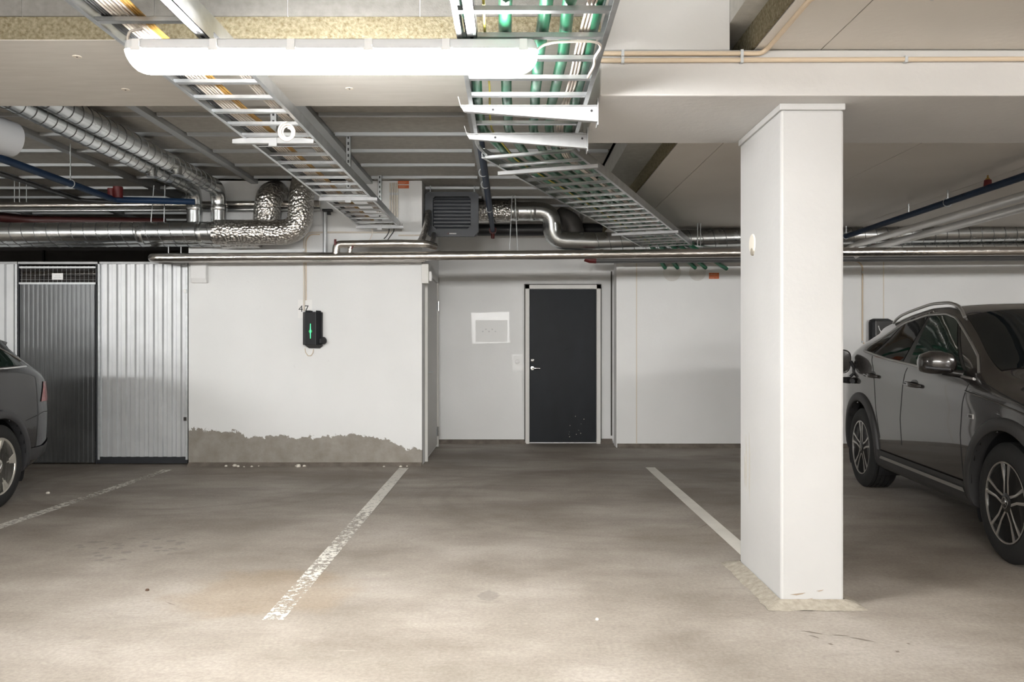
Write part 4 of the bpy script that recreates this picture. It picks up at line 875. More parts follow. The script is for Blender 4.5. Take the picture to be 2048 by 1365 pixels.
p = P(1035, 724, YD - .01); mb = MB(); mb.lathe([(.03, 0), (.028, .02), (.02, .026), (0, .026)], (p.x, YD - .005, p.z), (0, -1, 0), 18); mb.build('switch_knob', MT['clip'], t, 40)

# ------------------------------------------------------------------ storage cages
yk = 8.92; zt = P(0, 529, yk).z
def corr_profile(x0, x1, pitch, top, dep):
    pts = []; x = x0
    while x < x1 - 1e-6:
        for fx, dy in ((0, 0), (top * .5, 0), (top * .5 + .12, dep), (.88 - top * .0, dep), (1.0, 0)):
            xx = x + fx * pitch
            if xx <= x1 + 1e-6: pts.append((xx, dy))
        x += pitch
    return pts
def corrugated(x0, x1, z0, z1, y, pitch, dep, mat, name, parent):
    pts = corr_profile(x0, x1, pitch, .7, dep); mb = MB(); mb.grid([[(x, y - d_, z) for x, d_ in pts] for z in (z0, z1)]); o = mb.build(name, mat, parent)
    sol = o.modifiers.new('thickness', 'SOLIDIFY'); sol.thickness = 0.002; return o
def cage(px0, px1, label, panel=True):
    x0, x1 = P(px0, 0, yk).x, P(px1, 0, yk).x
    t = thing('corrugated_panel', label, 'panel', ((x0 + x1) / 2, yk, 0), 'corrugated storage fronts')
    corrugated(x0 + .01, x1 - .01, .08, zt, yk, .099, .022, MT['corr'], 'sheet', t)
    MB().box(x0, x1, yk - .025, yk + .02, .01, .08).build('plinth', MT['plinth'], t)
    MB().box(x0, x1, yk - .03, yk + .03, zt, zt + .025).build('top_rail', MT['bracket'], t)
    for x in (x0, x1 - .02): MB().box(x, x + .022, yk - .03, yk + .02, .05, zt).build('edge_post', MT['galv_flat'], t)
    return t
cage(198, 377, 'bright corrugated zinc panel beside the charger wall')
cage(-300, 37, 'bright corrugated zinc panel at the left picture edge')
for (z, c_) in ((P(0, 583, yk).z, MT['paper']), (P(0, 838, yk).z, MT['seal'])):
    p = P(373, 0, yk); tag(MB().box(p.x - .018, p.x + .012, yk - .036, yk - .03, z - .02, z + .02).build('fixing_clip', c_), 'white fixing clip at the upper right edge of corrugated panel' if c_ is MT['paper'] else 'dark fixing clip at the lower right edge of corrugated panel', 'clip')
x0, x1 = P(38, 0, yk - .04).x, P(194, 0, yk - .04).x; yd_ = yk - .04
t = thing('storage_door', 'dark shiny ribbed metal storage door with a wire mesh strip on top', 'door', ((x0 + x1) / 2, yd_, 0))
zs = P(0, 569, yd_).z
corrugated(x0 + .012, x1 - .012, .02, zs, yd_, .049, .0018, MT['corr_door'], 'sheet', t)
for x in (x0, x1 - .008): MB().box(x, x + .008, yd_ - .015, yd_ + .015, .01, zt).build('stile', MT['plinth'], t)
MB().box(x0, x1, yd_ - .015, yd_ + .015, zs, zs + .02).build('middle_rail', MT['galv_flat'], t)
MB().box(x0, x1, yd_ - .012, yd_ + .012, zt - .045, zt - .028).build('upper_rail', MT['galv_flat'], t)
MB().box(x0 - .02, x1 + .02, yk - .03, yk + .03, zt, zt + .025).build('top_rail', MT['bracket'], t)
mb = MB(); x = x0 + .03
while x < x1 - .02: mb.tube([(x, yd_, zs + .02), (x, yd_, zt - .02)], .0022, 5); x += .048
for z in (zs + .05, zs + .1, zt - .05): mb.tube([(x0 + .01, yd_, z), (x1 - .01, yd_, z)], .0022, 5)
mb.build('wire_mesh', MT['galv'], t)
t2 = thing('small_sign', 'small white sign hung on the wire mesh of the storage door', 'sign', tuple(P(115, 560, yd_)))
a, b_ = P(104, 560, yd_ - .02), P(126, 547, yd_ - .02); MB().box(a.x, b_.x, yd_ - .022, yd_ - .018, a.z, b_.z).build('plate', MT['paper'], t2)
mb = MB()
for i in range(2): mb.box(lerp(a.x, b_.x, .3 - .1 * i), lerp(a.x, b_.x, .75 + .1 * i), yd_ - .0228, yd_ - .022, lerp(a.z, b_.z, .55 - .25 * i), lerp(a.z, b_.z, .63 - .25 * i))
mb.build('faint_print', MT['galv_flat'], t2)
# dark partition and a foil pipe behind the cages
struct(MB().box(-13, XL, 11.0, 11.1, 0, 2.55).build('wall_store_partition', MT['dark_wall']))
struct(MB().box(P(86, 0, 11).x, P(90, 0, 11).x, 10.97, 11.0, 2.1, 2.55).build('trim_6', MT['black']))
pipe('foil pipe seen through the wire mesh of the storage door', [P(-100, 548, 9.8), P(370, 548, 9.8)], 0.03)

# ------------------------------------------------------------------ cars
def smooth_fn(keys, sig=0.05):
    us = np.arange(-0.5, 5.5, 0.01); k_ = np.array(sorted(keys)); y = np.interp(us, k_[:, 0], k_[:, 1])
    if sig > 0:
        h = int(4 * sig / 0.01); g = np.exp(-0.5 * (np.arange(-h, h + 1) * 0.01 / sig) ** 2); g /= g.sum()
        y = np.convolve(np.pad(y, h, mode='edge'), g, mode='valid')
    return lambda u: float(np.interp(u, us, y))
def catmull(pts, m):
    out = []; n = len(pts)
    for i in range(n - 1):
        p0 = pts[max(i - 1, 0)]; p1 = pts[i]; p2 = pts[i + 1]; p3 = pts[min(i + 2, n - 1)]
        for j in range(m):
            t = j / m
            out.append(tuple(0.5 * (2 * p1[k] + (p2[k] - p0[k]) * t + (2 * p0[k] - 5 * p1[k] + 4 * p2[k] - p3[k]) * t * t + (3 * p1[k] - p0[k] - 3 * p2[k] + p3[k]) * t ** 3) for k in (0, 1)))
    return out + [tuple(pts[-1])]
class Car:
    def __init__(s, P_):
        s.L = P_['L']; s.top = smooth_fn(P_['top'], 0.06); s.bot = smooth_fn(P_['bot'], 0.08); s.W = smooth_fn(P_['W'], 0.06)
        s.belt = smooth_fn(P_['belt'], 0.06); s.vre = smooth_fn(P_['vre'], 0.06); s.wre = smooth_fn(P_['wre'], 0.06); s.cache = {}
        s.m = 4; s.wheels = P_['wheels']; s.rin = P_['rin']
    def section(s, u):
        key = round(u, 3)
        if key in s.cache: return s.cache[key]
        b, t, W, be, vr, wr = s.bot(u), s.top(u), s.W(u), s.belt(u), s.vre(u), s.wre(u)
        lo = b + .14; sp = max(be - lo, .02)
        pts = [(0, b), (W * .70, b), (W * .93, b + .025), (W * .985, b + .12), (W * 1.0, lo + sp * .38), (W * .995, lo + sp * .62), (W * .985, lo + sp * .84), (W * .95, be), (vr, wr), (vr * .90, wr + (t - wr) * .55), (vr * .55, wr + (t - wr) * .92), (0, t)]
        sec = catmull(pts, s.m); s.cache[key] = sec; return sec
    def side(s, u, w, off=0.0):
        sec = s.section(u); lo = 2 * s.m; hi = 9 * s.m
        for a, b_ in zip(sec[lo:hi], sec[lo + 1:hi + 1]):
            if min(a[1], b_[1]) - 1e-9 <= w <= max(a[1], b_[1]) + 1e-9:
                t = (w - a[1]) / (b_[1] - a[1]) if abs(b_[1] - a[1]) > 1e-9 else 0
                v = lerp(a[0], b_[0], t); sl = Vector((b_[1] - a[1], -(b_[0] - a[0]))); sl.normalize()
                return (u, v + off * sl[0], w + off * sl[1])
        a = sec[hi] if w > sec[hi][1] else sec[lo]
        return (u, a[0] + off, w)
    def roofpt(s, u, fr, off=0.0):
        """fr 0..1 from the roof edge to the centre line"""
        sec = s.section(u); r = lerp(8 * s.m, 11 * s.m, fr); i = min(int(r), 11 * s.m - 1); a, b_ = sec[i], sec[i + 1]; t = r - i
        return (u, lerp(a[0], b_[0], t), lerp(a[1], b_[1], t) + off)
    def body(s, parent, mat):
        n = int(s.L / 0.028); us = [s.L * i / n for i in range(n + 1)]; mb = MB()
        for sg in (1, -1):
            rows = [[(u, sg * p[0], p[1]) for p in s.section(u)] for u in us]; base = len(mb.v); k_ = len(rows[0])
            mb.v += [p for r in rows for p in r]
            for i in range(n):
                for j in range(k_ - 1):
                    cu = (us[i] + us[i + 1]) / 2; cw = (rows[i][j][2] + rows[i + 1][j + 1][2]) / 2; cv = abs(rows[i][j][1] + rows[i + 1][j + 1][1]) / 2
                    if cv > .45 and any((cu - wu) ** 2 + (cw - wz) ** 2 < s.rin ** 2 for wu, wz in s.wheels) : continue
                    mb.f.append((base + i * k_ + j, base + (i + 1) * k_ + j, base + (i + 1) * k_ + j + 1, base + i * k_ + j + 1))
            for i in (0, n): mb.f.append(tuple(base + i * k_ + j for j in range(k_)))
        return mb.build('body', mat, parent, 45, local=True)
    def patch(s, uL, uR, low, up, sg, off, n=18, m=8):
        rows = []
        for j in range(m + 1):
            t = j / m; r = []
            for i in range(n + 1):
                u = lerp(lerp(uL[0], uL[1], t), lerp(uR[0], uR[1], t), i / n); w = lerp(low(u), up(u), t)
                x, v, z = s.side(u, w, off); r.append((x, sg * v, z))
            rows.append(r)
        return MB().grid(rows)
    def line(s, pts, sg, r, off=0.0, n=6, sub=6):
        out = []
        for a, b_ in zip(pts, pts[1:]):
            for i in range(sub):
                u = lerp(a[0], b_[0], i / sub); w = lerp(a[1], b_[1], i / sub); p = s.side(u, w, off); out.append((p[0], sg * p[1], p[2]))
        p = s.side(pts[-1][0], pts[-1][1], off); out.append((p[0], sg * p[1], p[2]))
        return MB().tube(out, r, n)
    def arch(s, wu, wz, r0, r1, sg, off, parent, mat, a0=-25, a1=205, name='arch_trim'):
        outer = []; n = 36
        for i in range(n + 1):
            a = math.radians(lerp(a0, a1, i / n)); ring = []
            for r, o in ((r0, -.06), (r0, off), (r0 + .008, off + .006), (r1 - .008, off + .004), (r1, off - .004), (r1 + .004, -.01)):
                u = wu + r * math.cos(a); w = max(wz + r * math.sin(a), s.bot(u) + .03); p = s.side(u, w, 0); q = s.side(wu + (r0 + .03) * math.cos(a), max(wz + (r0 + .03) * math.sin(a), s.bot(u) + .03), 0)
                v = max(p[1], q[1] - .012) + o; ring.append((u, sg * v, w))
            outer.append(ring)
        return MB().grid(outer).build(name, mat, parent, 50, local=True)
    def well(s, wu, wz, sg, parent):
        mb = MB(); r = s.rin + .012; W = s.W(wu) - .035; rows = []
        for v in (W, .52):
            rows.append([(wu + r * math.cos(a), sg * v, max(wz + r * math.sin(a), .16)) for a in [math.radians(lerp(-30, 210, i / 30)) for i in range(31)]])
        mb.grid(rows); mb.add([(wu, sg * .52, wz)] + rows[1], [(0, i + 1, i + 2) for i in range(30)]); mb.build('wheel_well', MT['black'], parent, 60, local=True)
def wheel(parent, u, z, v, sg, R, rim_r, width, style, steer=0.0):
    """wheel with its outer face at lateral position v on side sg"""
    t = bpy.data.objects.new('wheel', None); COL.objects.link(t); t.parent = parent; t.location = (u, sg * v, z); t.rotation_euler = (0, 0, steer); t.empty_display_size = .1
    ax = (0, sg, 0); w = width
    sh_ = R - rim_r
    mb = MB(); mb.lathe([(rim_r - .004, -w * .92), (rim_r + sh_ * .5, -w), (R - .02, -w * .97), (R, -w * .88)] + [q for g_ in (.74, .56, .40, .24) for q in ((R, -w * (g_ + .035)), (R - .007, -w * (g_ + .03)), (R - .007, -w * (g_ - .01)), (R, -w * (g_ - .015)))] + [(R, -w * .11), (R - .018, -w * .03), (rim_r + sh_ * .5, 0.004), (rim_r + .01, -.002), (rim_r - .006, -.012)], (0, 0, 0), ax, 56); mb.build('tyre', MT['tyre'], t, 35, local=True)
    mb = MB(); mb.lathe([(rim_r, -.012), (rim_r + .002, -.004), (rim_r - .010, -.006), (rim_r - .016, -.03), (rim_r - .03, -w * .9), (rim_r - .04, -w * .9), (rim_r - .05, -w * .55), (0.02, -w * .55)], (0, 0, 0), ax, 48) if style == 'twin' else mb.lathe([(rim_r, -.012), (rim_r + .002, -.004), (rim_r - .010, -.006), (rim_r - .020, -.03), (rim_r - .028, -w * .9), (rim_r - .03, -w * .9)], (0, 0, 0), ax, 48)
    if style != 'twin': MB().lathe([(rim_r - .03, -w * .5), (rim_r - .05, -w * .46), (.03, -w * .44)], (0, 0, 0), ax, 40).build('brake_disc', MT['black'], t, 40, local=True)
    mb.build('rim_barrel', MT['rimdk'] if style == 'twin' else MT['rimwg'], t, 35, local=True)
    if style == 'twin':
        mb = MB(); mb.lathe([(rim_r - .012, -.012), (rim_r - .012, -.004), (rim_r - .003, -.003), (rim_r - .003, -.012)], (0, 0, 0), ax, 48, close=True); mb.build('rim_lip', MT['rimsv'], t, 40, local=True)
    def pol(r, a, h): return (r * math.cos(a), sg * h, r * math.sin(a))
    def plate(poly, thick):   # poly: (r, angle, h)
        mb = MB(); mb.prism([pol(*q) for q in poly], (0, -sg * thick, 0)); return mb
    for k_ in range(5):
        a = math.radians(90 + 72 * k_ + (0 if style == 'twin' else 8))
        if style == 'twin':
            # each arm: two thin bright blades with a dark plate between them
            plate([(.05, a - .62, -.022), (.13, a - .16, -.020), (rim_r - .012, a - .17, -.016), (rim_r - .012, a + .17, -.016), (.13, a + .16, -.020), (.05, a + .62, -.022)], .022).build('spoke_core', MT['rimdk'], t, local=True)
            for e in (-1, 1):
                q = [(.055, a + e * .60, -.012), (.125, a + e * .235, -.011), (rim_r - .008, a + e * .215, -.004), (rim_r - .008, a + e * .135, -.004), (.125, a + e * .11, -.011), (.06, a + e * .25, -.012)]
                plate(q if e < 0 else q[::-1], .014).build('spoke', MT['rimsv'], t, local=True)
            g_ = a + math.radians(36)
            plate([(.09, g_ - .18, -.04), (rim_r - .014, g_ - .22, -.03), (rim_r - .014, g_ + .22, -.03), (.09, g_ + .18, -.04)], .01).build('aero_plate', MT['rimdk'], t, local=True)
        else:
            q = [(.04, a - .55, -.03), (.10, a - .29, -.022), (rim_r * .72, a - .15, -.010), (rim_r - .004, a - .20, -.006), (rim_r - .004, a + .20, -.006), (rim_r * .72, a + .15, -.010), (.10, a + .29, -.022), (.04, a + .55, -.03)]
            plate(q, .03).build('spoke', MT['rimwg'], t, bevel=.004, local=True)
            q = [(.11, a - .05, -.012), (rim_r * .9, a - .025, -.003), (rim_r * .9, a + .025, -.003), (.11, a + .05, -.012)]
            plate(q, .01).build('spoke_ridge', MT['rimwg'], t, local=True)
    mb = MB(); mb.lathe([(.062, -.05), (.06, -.014), (.05, -.008), (0, -.008)], (0, 0, 0), ax, 28); mb.build('hub', MT['rimdk'] if style == 'twin' else MT['rimwg'], t, 35, local=True)
    mb = MB()
    for k_ in range(5):
        a = math.radians(54 + 72 * k_); mb.lathe([(.008, -.03), (.008, -.006), (0, -.006)], pol(.078, a, -.008), ax, 10)
    mb.build('wheel_bolt', MT['black'], t, local=True)
    mb = MB(); mb.lathe([(.034, -.006), (.034, -.003), (.030, -.003), (.030, -.006)], (0, 0, 0), ax, 28, close=True)
    if style == 'twin':
        for k_ in range(3):
            a = math.radians(90 + 120 * k_); mb.prism([pol(.030, a, -.007), pol(.006, a + 1.05, -.007), (0, -sg * .007, 0), pol(.006, a - 1.05, -.007)], (0, sg * .004, 0))
    else:
        for (x0, z0, x1, z1) in ((-.016, .022, 0, -.002), (.016, .022, 0, -.002), (-.026, .012, -.010, -.024), (.026, .012, .010, -.024), (-.010, -.024, 0, -.004), (.010, -.024, 0, -.004)):
            mb.tube([(x0, -sg * .005, z0), (x1, -sg * .005, z1)], .0028, 5)
    mb.build('hub_emblem', MT['chrome'], t, 40, local=True)
    return t
def place_car(label, R_w, yaw_dir, vis, u_rw, v_out):
    """R_w: outer face of the rear wheel on the visible side; local +x is the car's forward axis"""
    d = Vector((*yaw_dir, 0)).normalized(); left = Vector((-d.y, d.x, 0))
    org = Vector((*R_w, 0)) - d * u_rw - left * (vis * v_out)
    t = thing('parked_car', label, 'car', (0, 0, 0)); M4 = Matrix((( d.x, left.x, 0, org.x), (d.y, left.y, 0, org.y), (0, 0, 1, 0), (0, 0, 0, 1))); t.matrix_world = M4; return t
# ---- SUV on the right
urw, ufw = 0.86, 3.52
suv = Car(dict(L=4.40, wheels=((urw, .355), (ufw, .355)), rin=.43,
    top=[(0, .98), (.05, 1.08), (.12, 1.18), (.30, 1.36), (.50, 1.49), (.75, 1.535), (1.2, 1.59), (1.8, 1.615), (2.2, 1.60), (2.5, 1.55), (2.75, 1.42), (3.0, 1.27), (3.22, 1.14), (3.35, 1.10), (3.6, 1.06), (3.95, 1.00), (4.2, .92), (4.32, .82), (4.40, .66)],
    bot=[(0, .34), (.3, .26), (.6, .22), (3.8, .22), (4.1, .22), (4.4, .28)],
    W=[(0, .62), (.06, .74), (.18, .84), (.45, .895), (.9, .912), (3.3, .915), (3.7, .90), (4.0, .86), (4.2, .76), (4.33, .60), (4.40, .48)],
    belt=[(0, .80), (.1, .96), (.3, 1.15), (.6, 1.25), (.93, 1.225), (1.46, 1.165), (2.0, 1.13), (2.62, 1.09), (3.05, 1.055), (3.3, 1.02), (3.6, .985), (4.0, .91), (4.2, .82), (4.4, .56)],
    vre=[(0, .50), (.1, .60), (.35, .64), (.8, .655), (1.4, .675), (2.2, .69), (2.4, .70), (2.75, .75), (3.0, .80), (3.2, .81), (3.5, .74), (4.0, .68), (4.25, .56), (4.4, .38)],
    wre=[(0, .92), (.1, 1.10), (.3, 1.29), (.6, 1.40), (.95, 1.44), (1.355, 1.49), (1.86, 1.535), (2.2, 1.53), (2.4, 1.495), (2.73, 1.335), (2.97, 1.215), (3.15, 1.115), (3.35, 1.065), (3.6, 1.025), (4.0, .955), (4.2, .87), (4.4, .62)]))
V = -1
st = place_car('dark brown grey SUV with open charge flap parked behind the white column', (3.17, 7.53), (-.264, -2.63), V, urw, .912)
bd = suv.body(st, MT['suv_paint'])
low = smooth_fn([(.8, 1.235), (.93, 1.226), (1.46, 1.167), (2.0, 1.133), (2.62, 1.09), (3.05, 1.066)], .04); upc = smooth_fn([(.84, 1.245), (.95, 1.31), (1.1, 1.39), (1.355, 1.472), (1.86, 1.524), (2.2, 1.52), (2.4, 1.485), (2.73, 1.322), (2.97, 1.205), (3.08, 1.08)], .03)
for sg in (-1, 1):
    for nm, uL, uR in (('quarter_window', (.90, .90), (1.10, 1.28)), ('rear_door_window', (1.16, 1.38), (1.80, 1.86)), ('front_door_window', (1.93, 1.92), (2.93, 2.46))):
        lo_ = (lambda u: low(u) + .012); up_ = (lambda u: max(upc(u) - .012, low(u) + .014))
        suv.patch(uL, uR, lo_, up_, sg, .005).build(nm, MT['glass'] if nm != 'front_door_window' else MT['glassg'], st, 60, local=True)
    suv.patch((.90, .90), (3.03, 2.50), (lambda u: low(u) + .004), (lambda u: max(upc(u) - .004, low(u) + .006)), sg, .0025, 40).build('window_surround', MT['rimdk'], st, 60, local=True)
    outl = [(u, low(u)) for u in np.linspace(.86, 3.04, 26)]; outu = [(u, upc(u)) for u in np.linspace(.86, 3.06, 40)]
    suv.line(outl, sg, .009, .004).build('belt_trim', MT['satin'], st, 60, local=True); suv.line(outu, sg, .009, .004).build('window_trim', MT['satin'], st, 60, local=True)
    for nm, pts in (('door_seam', [(1.93, 1.11), (1.90, .95), (1.875, .7), (1.90, .50)]), ('door_seam', [(3.00, 1.04), (2.965, .9), (2.955, .7), (2.99, .40)]), ('door_seam', [(1.10, 1.19), (1.18, 1.10), (1.24, .98), (1.30, .75), (1.40, .5)]), ('bonnet_seam', [(3.12, 1.06), (3.4, 1.0), (3.8, .92), (4.2, .80)])):
        suv.line(pts, sg, .0032, 0).build(nm, MT['black'], st, 60, local=True)
    suv.line([(2.98, .985), (3.25, .955), (3.6, .91), (4.0, .84)], sg, .006, .002).build('shoulder_crease', MT['suv_paint'], st, 60, local=True)
    for wu in (urw, ufw):
        suv.arch(wu, .355, .425, .50, sg, .016, st, MT['clad']); suv.well(wu, .355, sg, st)
    # sill cladding with bright strip
    suv.patch((urw + .46, urw + .42), (ufw - .43, ufw - .47), (lambda u: suv.bot(u) + .028), (lambda u: .40), sg, .014, 30).build('sill_cladding', MT['clad'], st, 60, local=True)
    suv.patch((urw + .56, urw + .60), (ufw - .48, ufw - .50), (lambda u: .335), (lambda u: .360), sg, .024, 30, 2).build('sill_strip', MT['satin'], st, 60, local=True)
    # handles
    for hu, hw_ in ((2.13, .985), (1.19, 1.02)):
        p = suv.side(hu, hw_, 0); hb = MB(); hb.tube([(hu - .115, sg * (p[1] - .004), hw_ + .006), (hu - .10, sg * (p[1] + .03), hw_ + .006), (hu + .02, sg * (p[1] + .036), hw_), (hu + .105, sg * (p[1] + .022), hw_ - .004), (hu + .115, sg * (p[1] - .004), hw_ - .004)], [.014, .017, .017, .015, .012], 10); hnd = hb.build('door_handle', MT['suv_paint'], st, 60, local=True)
        mb = MB(); mb.add([(hu + .088 * r_ * math.cos(2 * math.pi * i_ / 24), sg * (p[1] + .004 - .006 * r_), hw_ - .004 + .044 * r_ * math.sin(2 * math.pi * i_ / 24)) for r_ in (1, .9) for i_ in range(24)], [tuple(range(24, 48))] + [(i_, (i_ + 1) % 24, 24 + (i_ + 1) % 24, 24 + i_) for i_ in range(24)]); mb.build('handle_recess', MT['rimdk'], hnd, 40, local=True)
    # mirror
    mp_ = suv.side(2.83, 1.12, 0); v0 = mp_[1]
    mt = bpy.data.objects.new('mirror', None); COL.objects.link(mt); mt.parent = st
    mb = MB(); cs = []
    for (dv, hu, hz, du, dz) in ((.05, .05, .045, .02, -.01), (.08, .085, .07, .015, 0), (.14, .095, .08, 0, .005), (.20, .09, .077, -.01, .005), (.245, .07, .06, -.02, 0), (.262, .03, .028, -.025, 0)):
        cs.append([(2.80 + du + hu * math.copysign(abs(math.cos(a)) ** .7, math.cos(a)), sg * (v0 + dv), 1.165 + dz + hz * math.copysign(abs(math.sin(a)) ** .7, math.sin(a))) for a in [2 * math.pi * i / 20 for i in range(21)]])
    mb.grid(cs); mb.f.append(tuple(range(20))); mb.f.append(tuple(range(5 * 21, 5 * 21 + 20))); mb.build('mirror_shell', MT['suv_paint'], mt, 50, local=True)
    MB().tube([(2.86, sg * (v0 - .02), 1.09), (2.85, sg * (v0 + .06), 1.10), (2.82, sg * (v0 + .12), 1.115)], [.03, .026, .03], 10).build('mirror_arm', MT['rimdk'], mt, 60, local=True)
    MB().tube([(2.885, sg * (v0 + .10), 1.125), (2.885, sg * (v0 + .19), 1.13), (2.86, sg * (v0 + .25), 1.14)], .010, 8).build('mirror_indicator', MT['clad2'], mt, 60, local=True)
    # badge on the front wing
    p = suv.side(3.10, .83, .002); MB().box(3.065, 3.135, sg * p[1] - .004, sg * p[1] + .004, .815, .845).build('wing_badge', MT['satin'], st, local=True, bevel=.002); MB().box(3.075, 3.125, sg * p[1] - .0045, sg * p[1] + .0045, .821, .839).build('badge_field', MT['rimdk'], st, local=True)
    # roof rail
    rl = []
    for u in np.linspace(.95, 2.52, 24):
        q = suv.roofpt(float(u), .16); k_ = min(1, (u - .95) / .18, (2.52 - u) / .14); rl.append((float(u), sg * (q[1] + .012), q[2] + .004 + .030 * math.sqrt(max(k_, 0))))
    MB().tube(rl, .012, 10).build('roof_rail', MT['satin'], st, 60, local=True)
    for wu, steer in ((urw, 0), (ufw, 0)):
        wheel(st, wu, .355, .905, sg, .355, .245, .235, 'twin')
def glass_band(car, t, u0, u1, f0, off, nm, mat, n=16):
    rows = []
    for i in range(n + 1):
        u = lerp(u0, u1, i / n); half = [car.roofpt(u, lerp(f0, 1, j / 10), off) for j in range(11)]
        rows.append([(p[0], -p[1], p[2]) for p in half] + [(p[0], p[1], p[2]) for p in half[::-1][1:]])
    MB().grid(rows).build(nm, mat, t, 60, local=True)
glass_band(suv, st, 2.50, 3.20, .20, .006, 'windscreen', MT['glass']); glass_band(suv, st, .14, .46, .22, .008, 'rear_window', MT['glass'])
MB().tube([(3.18, -.45, suv.roofpt(3.18, .6)[2] + .02), (3.15, .05, suv.roofpt(3.15, .9)[2] + .03), (3.12, .5, suv.roofpt(3.12, .5)[2] + .02)], .008, 6).build('wiper', MT['black'], st, 60, local=True)
# open charge flap and plug on the visible side
fl = bpy.data.objects.new('charge_flap', None); COL.objects.link(fl); fl.parent = st
vv = suv.side(.66, 1.10, 0)[1]
mb = MB(); c0 = Vector((.60, V * (vv + .02), 1.13)); e1 = Vector((-.18, V * .55, .04)).normalized(); e2 = Vector((-.25, V * -.10, 1)).normalized(); e2 = (e2 - e1 * e1.dot(e2)).normalized(); nn = e1.cross(e2)
rows = []
for r in (0.0, .5, .9, 1.0):
    rows.append([c0 + e1 * (.10 + .10 * r * math.copysign(abs(math.cos(a)) ** .6, math.cos(a))) + e2 * (.115 * r * math.copysign(abs(math.sin(a)) ** .6, math.sin(a))) + nn * (.012 * (1 - r * r)) for a in [2 * math.pi * i / 28 for i in range(29)]])
mb.grid(rows); o = mb.build('flap_shell', MT['suv_paint'], fl, 60, local=True); so = o.modifiers.new('thickness', 'SOLIDIFY'); so.thickness = .012
MB().tube([c0, c0 + Vector((.06, -V * .03, -.09)), c0 + Vector((.05, V * .02, -.14))], [.018, .016, .014], 8).build('flap_hinge', MT['black'], fl, 60, local=True)
mb = MB(); mb.lathe([(.055, 0), (.055, .006), (.02, .008), (0, .008)], (.64, V * (vv - .002), 1.06), (0, V, .05), 20); mb.build('charge_socket', MT['black'], fl, 40, local=True)
mb = MB(); mb.tube([(.60, V * (vv + .03), .955), (.52, V * (vv + .07), .955)], [.032, .028], 12).tube([(.66, V * (vv + .02), .955), (.72, V * (vv + .04), .95)], [.028, .022], 12); mb.build('socket_plug_cap', MT['black'], fl, 60, local=True)
# ---- station wagon on the left
wrw, wfw = 0.98, 3.77
wag = Car(dict(L=4.75, wheels=((wrw, .33), (wfw, .33)), rin=.385,
    top=[(0, .92), (.05, 1.0), (.12, 1.07), (.30, 1.27), (.40, 1.38), (.55, 1.42), (1.0, 1.46), (1.8, 1.50), (2.4, 1.49), (2.8, 1.42), (3.2, 1.20), (3.5, 1.05), (3.8, 1.0), (4.3, .92), (4.6, .80), (4.75, .60)],
    bot=[(0, .36), (.3, .28), (.6, .2), (4.2, .2), (4.75, .26)],
    W=[(0, .66), (.05, .76), (.16, .85), (.4, .895), (.9, .912), (3.6, .91), (4.2, .86), (4.5, .74), (4.68, .58), (4.75, .48)],
    belt=[(0, .84), (.1, .97), (.3, 1.06), (.6, 1.09), (1.0, 1.085), (2.0, 1.05), (3.0, 1.01), (3.4, .97), (3.8, .93), (4.3, .84), (4.6, .72), (4.75, .5)],
    vre=[(0, .55), (.1, .62), (.35, .63), (.8, .63), (1.5, .65), (2.4, .66), (2.8, .70), (3.2, .77), (3.5, .76), (4.2, .68), (4.6, .52), (4.75, .38)],
    wre=[(0, .88), (.1, 1.02), (.3, 1.19), (.45, 1.30), (.7, 1.34), (1.2, 1.38), (1.8, 1.41), (2.4, 1.40), (2.8, 1.33), (3.2, 1.13), (3.5, 1.0), (3.8, .96), (4.3, .88), (4.6, .76), (4.75, .55)]))
wt = place_car('dark grey station wagon cut by the left picture edge, rear to the storage', (-4.02, 6.49), (0.02, -1), 1, wrw, .912)
wag.body(wt, MT['wagon_paint'])
wl = smooth_fn([(.45, 1.105), (.7, 1.10), (1.0, 1.095), (2.0, 1.06), (3.1, 1.02)], .05); wu_ = smooth_fn([(.44, 1.11), (.52, 1.18), (.70, 1.29), (.95, 1.355), (1.3, 1.375), (1.8, 1.40), (2.4, 1.39), (2.75, 1.325), (3.0, 1.20), (3.2, 1.03)], .03)
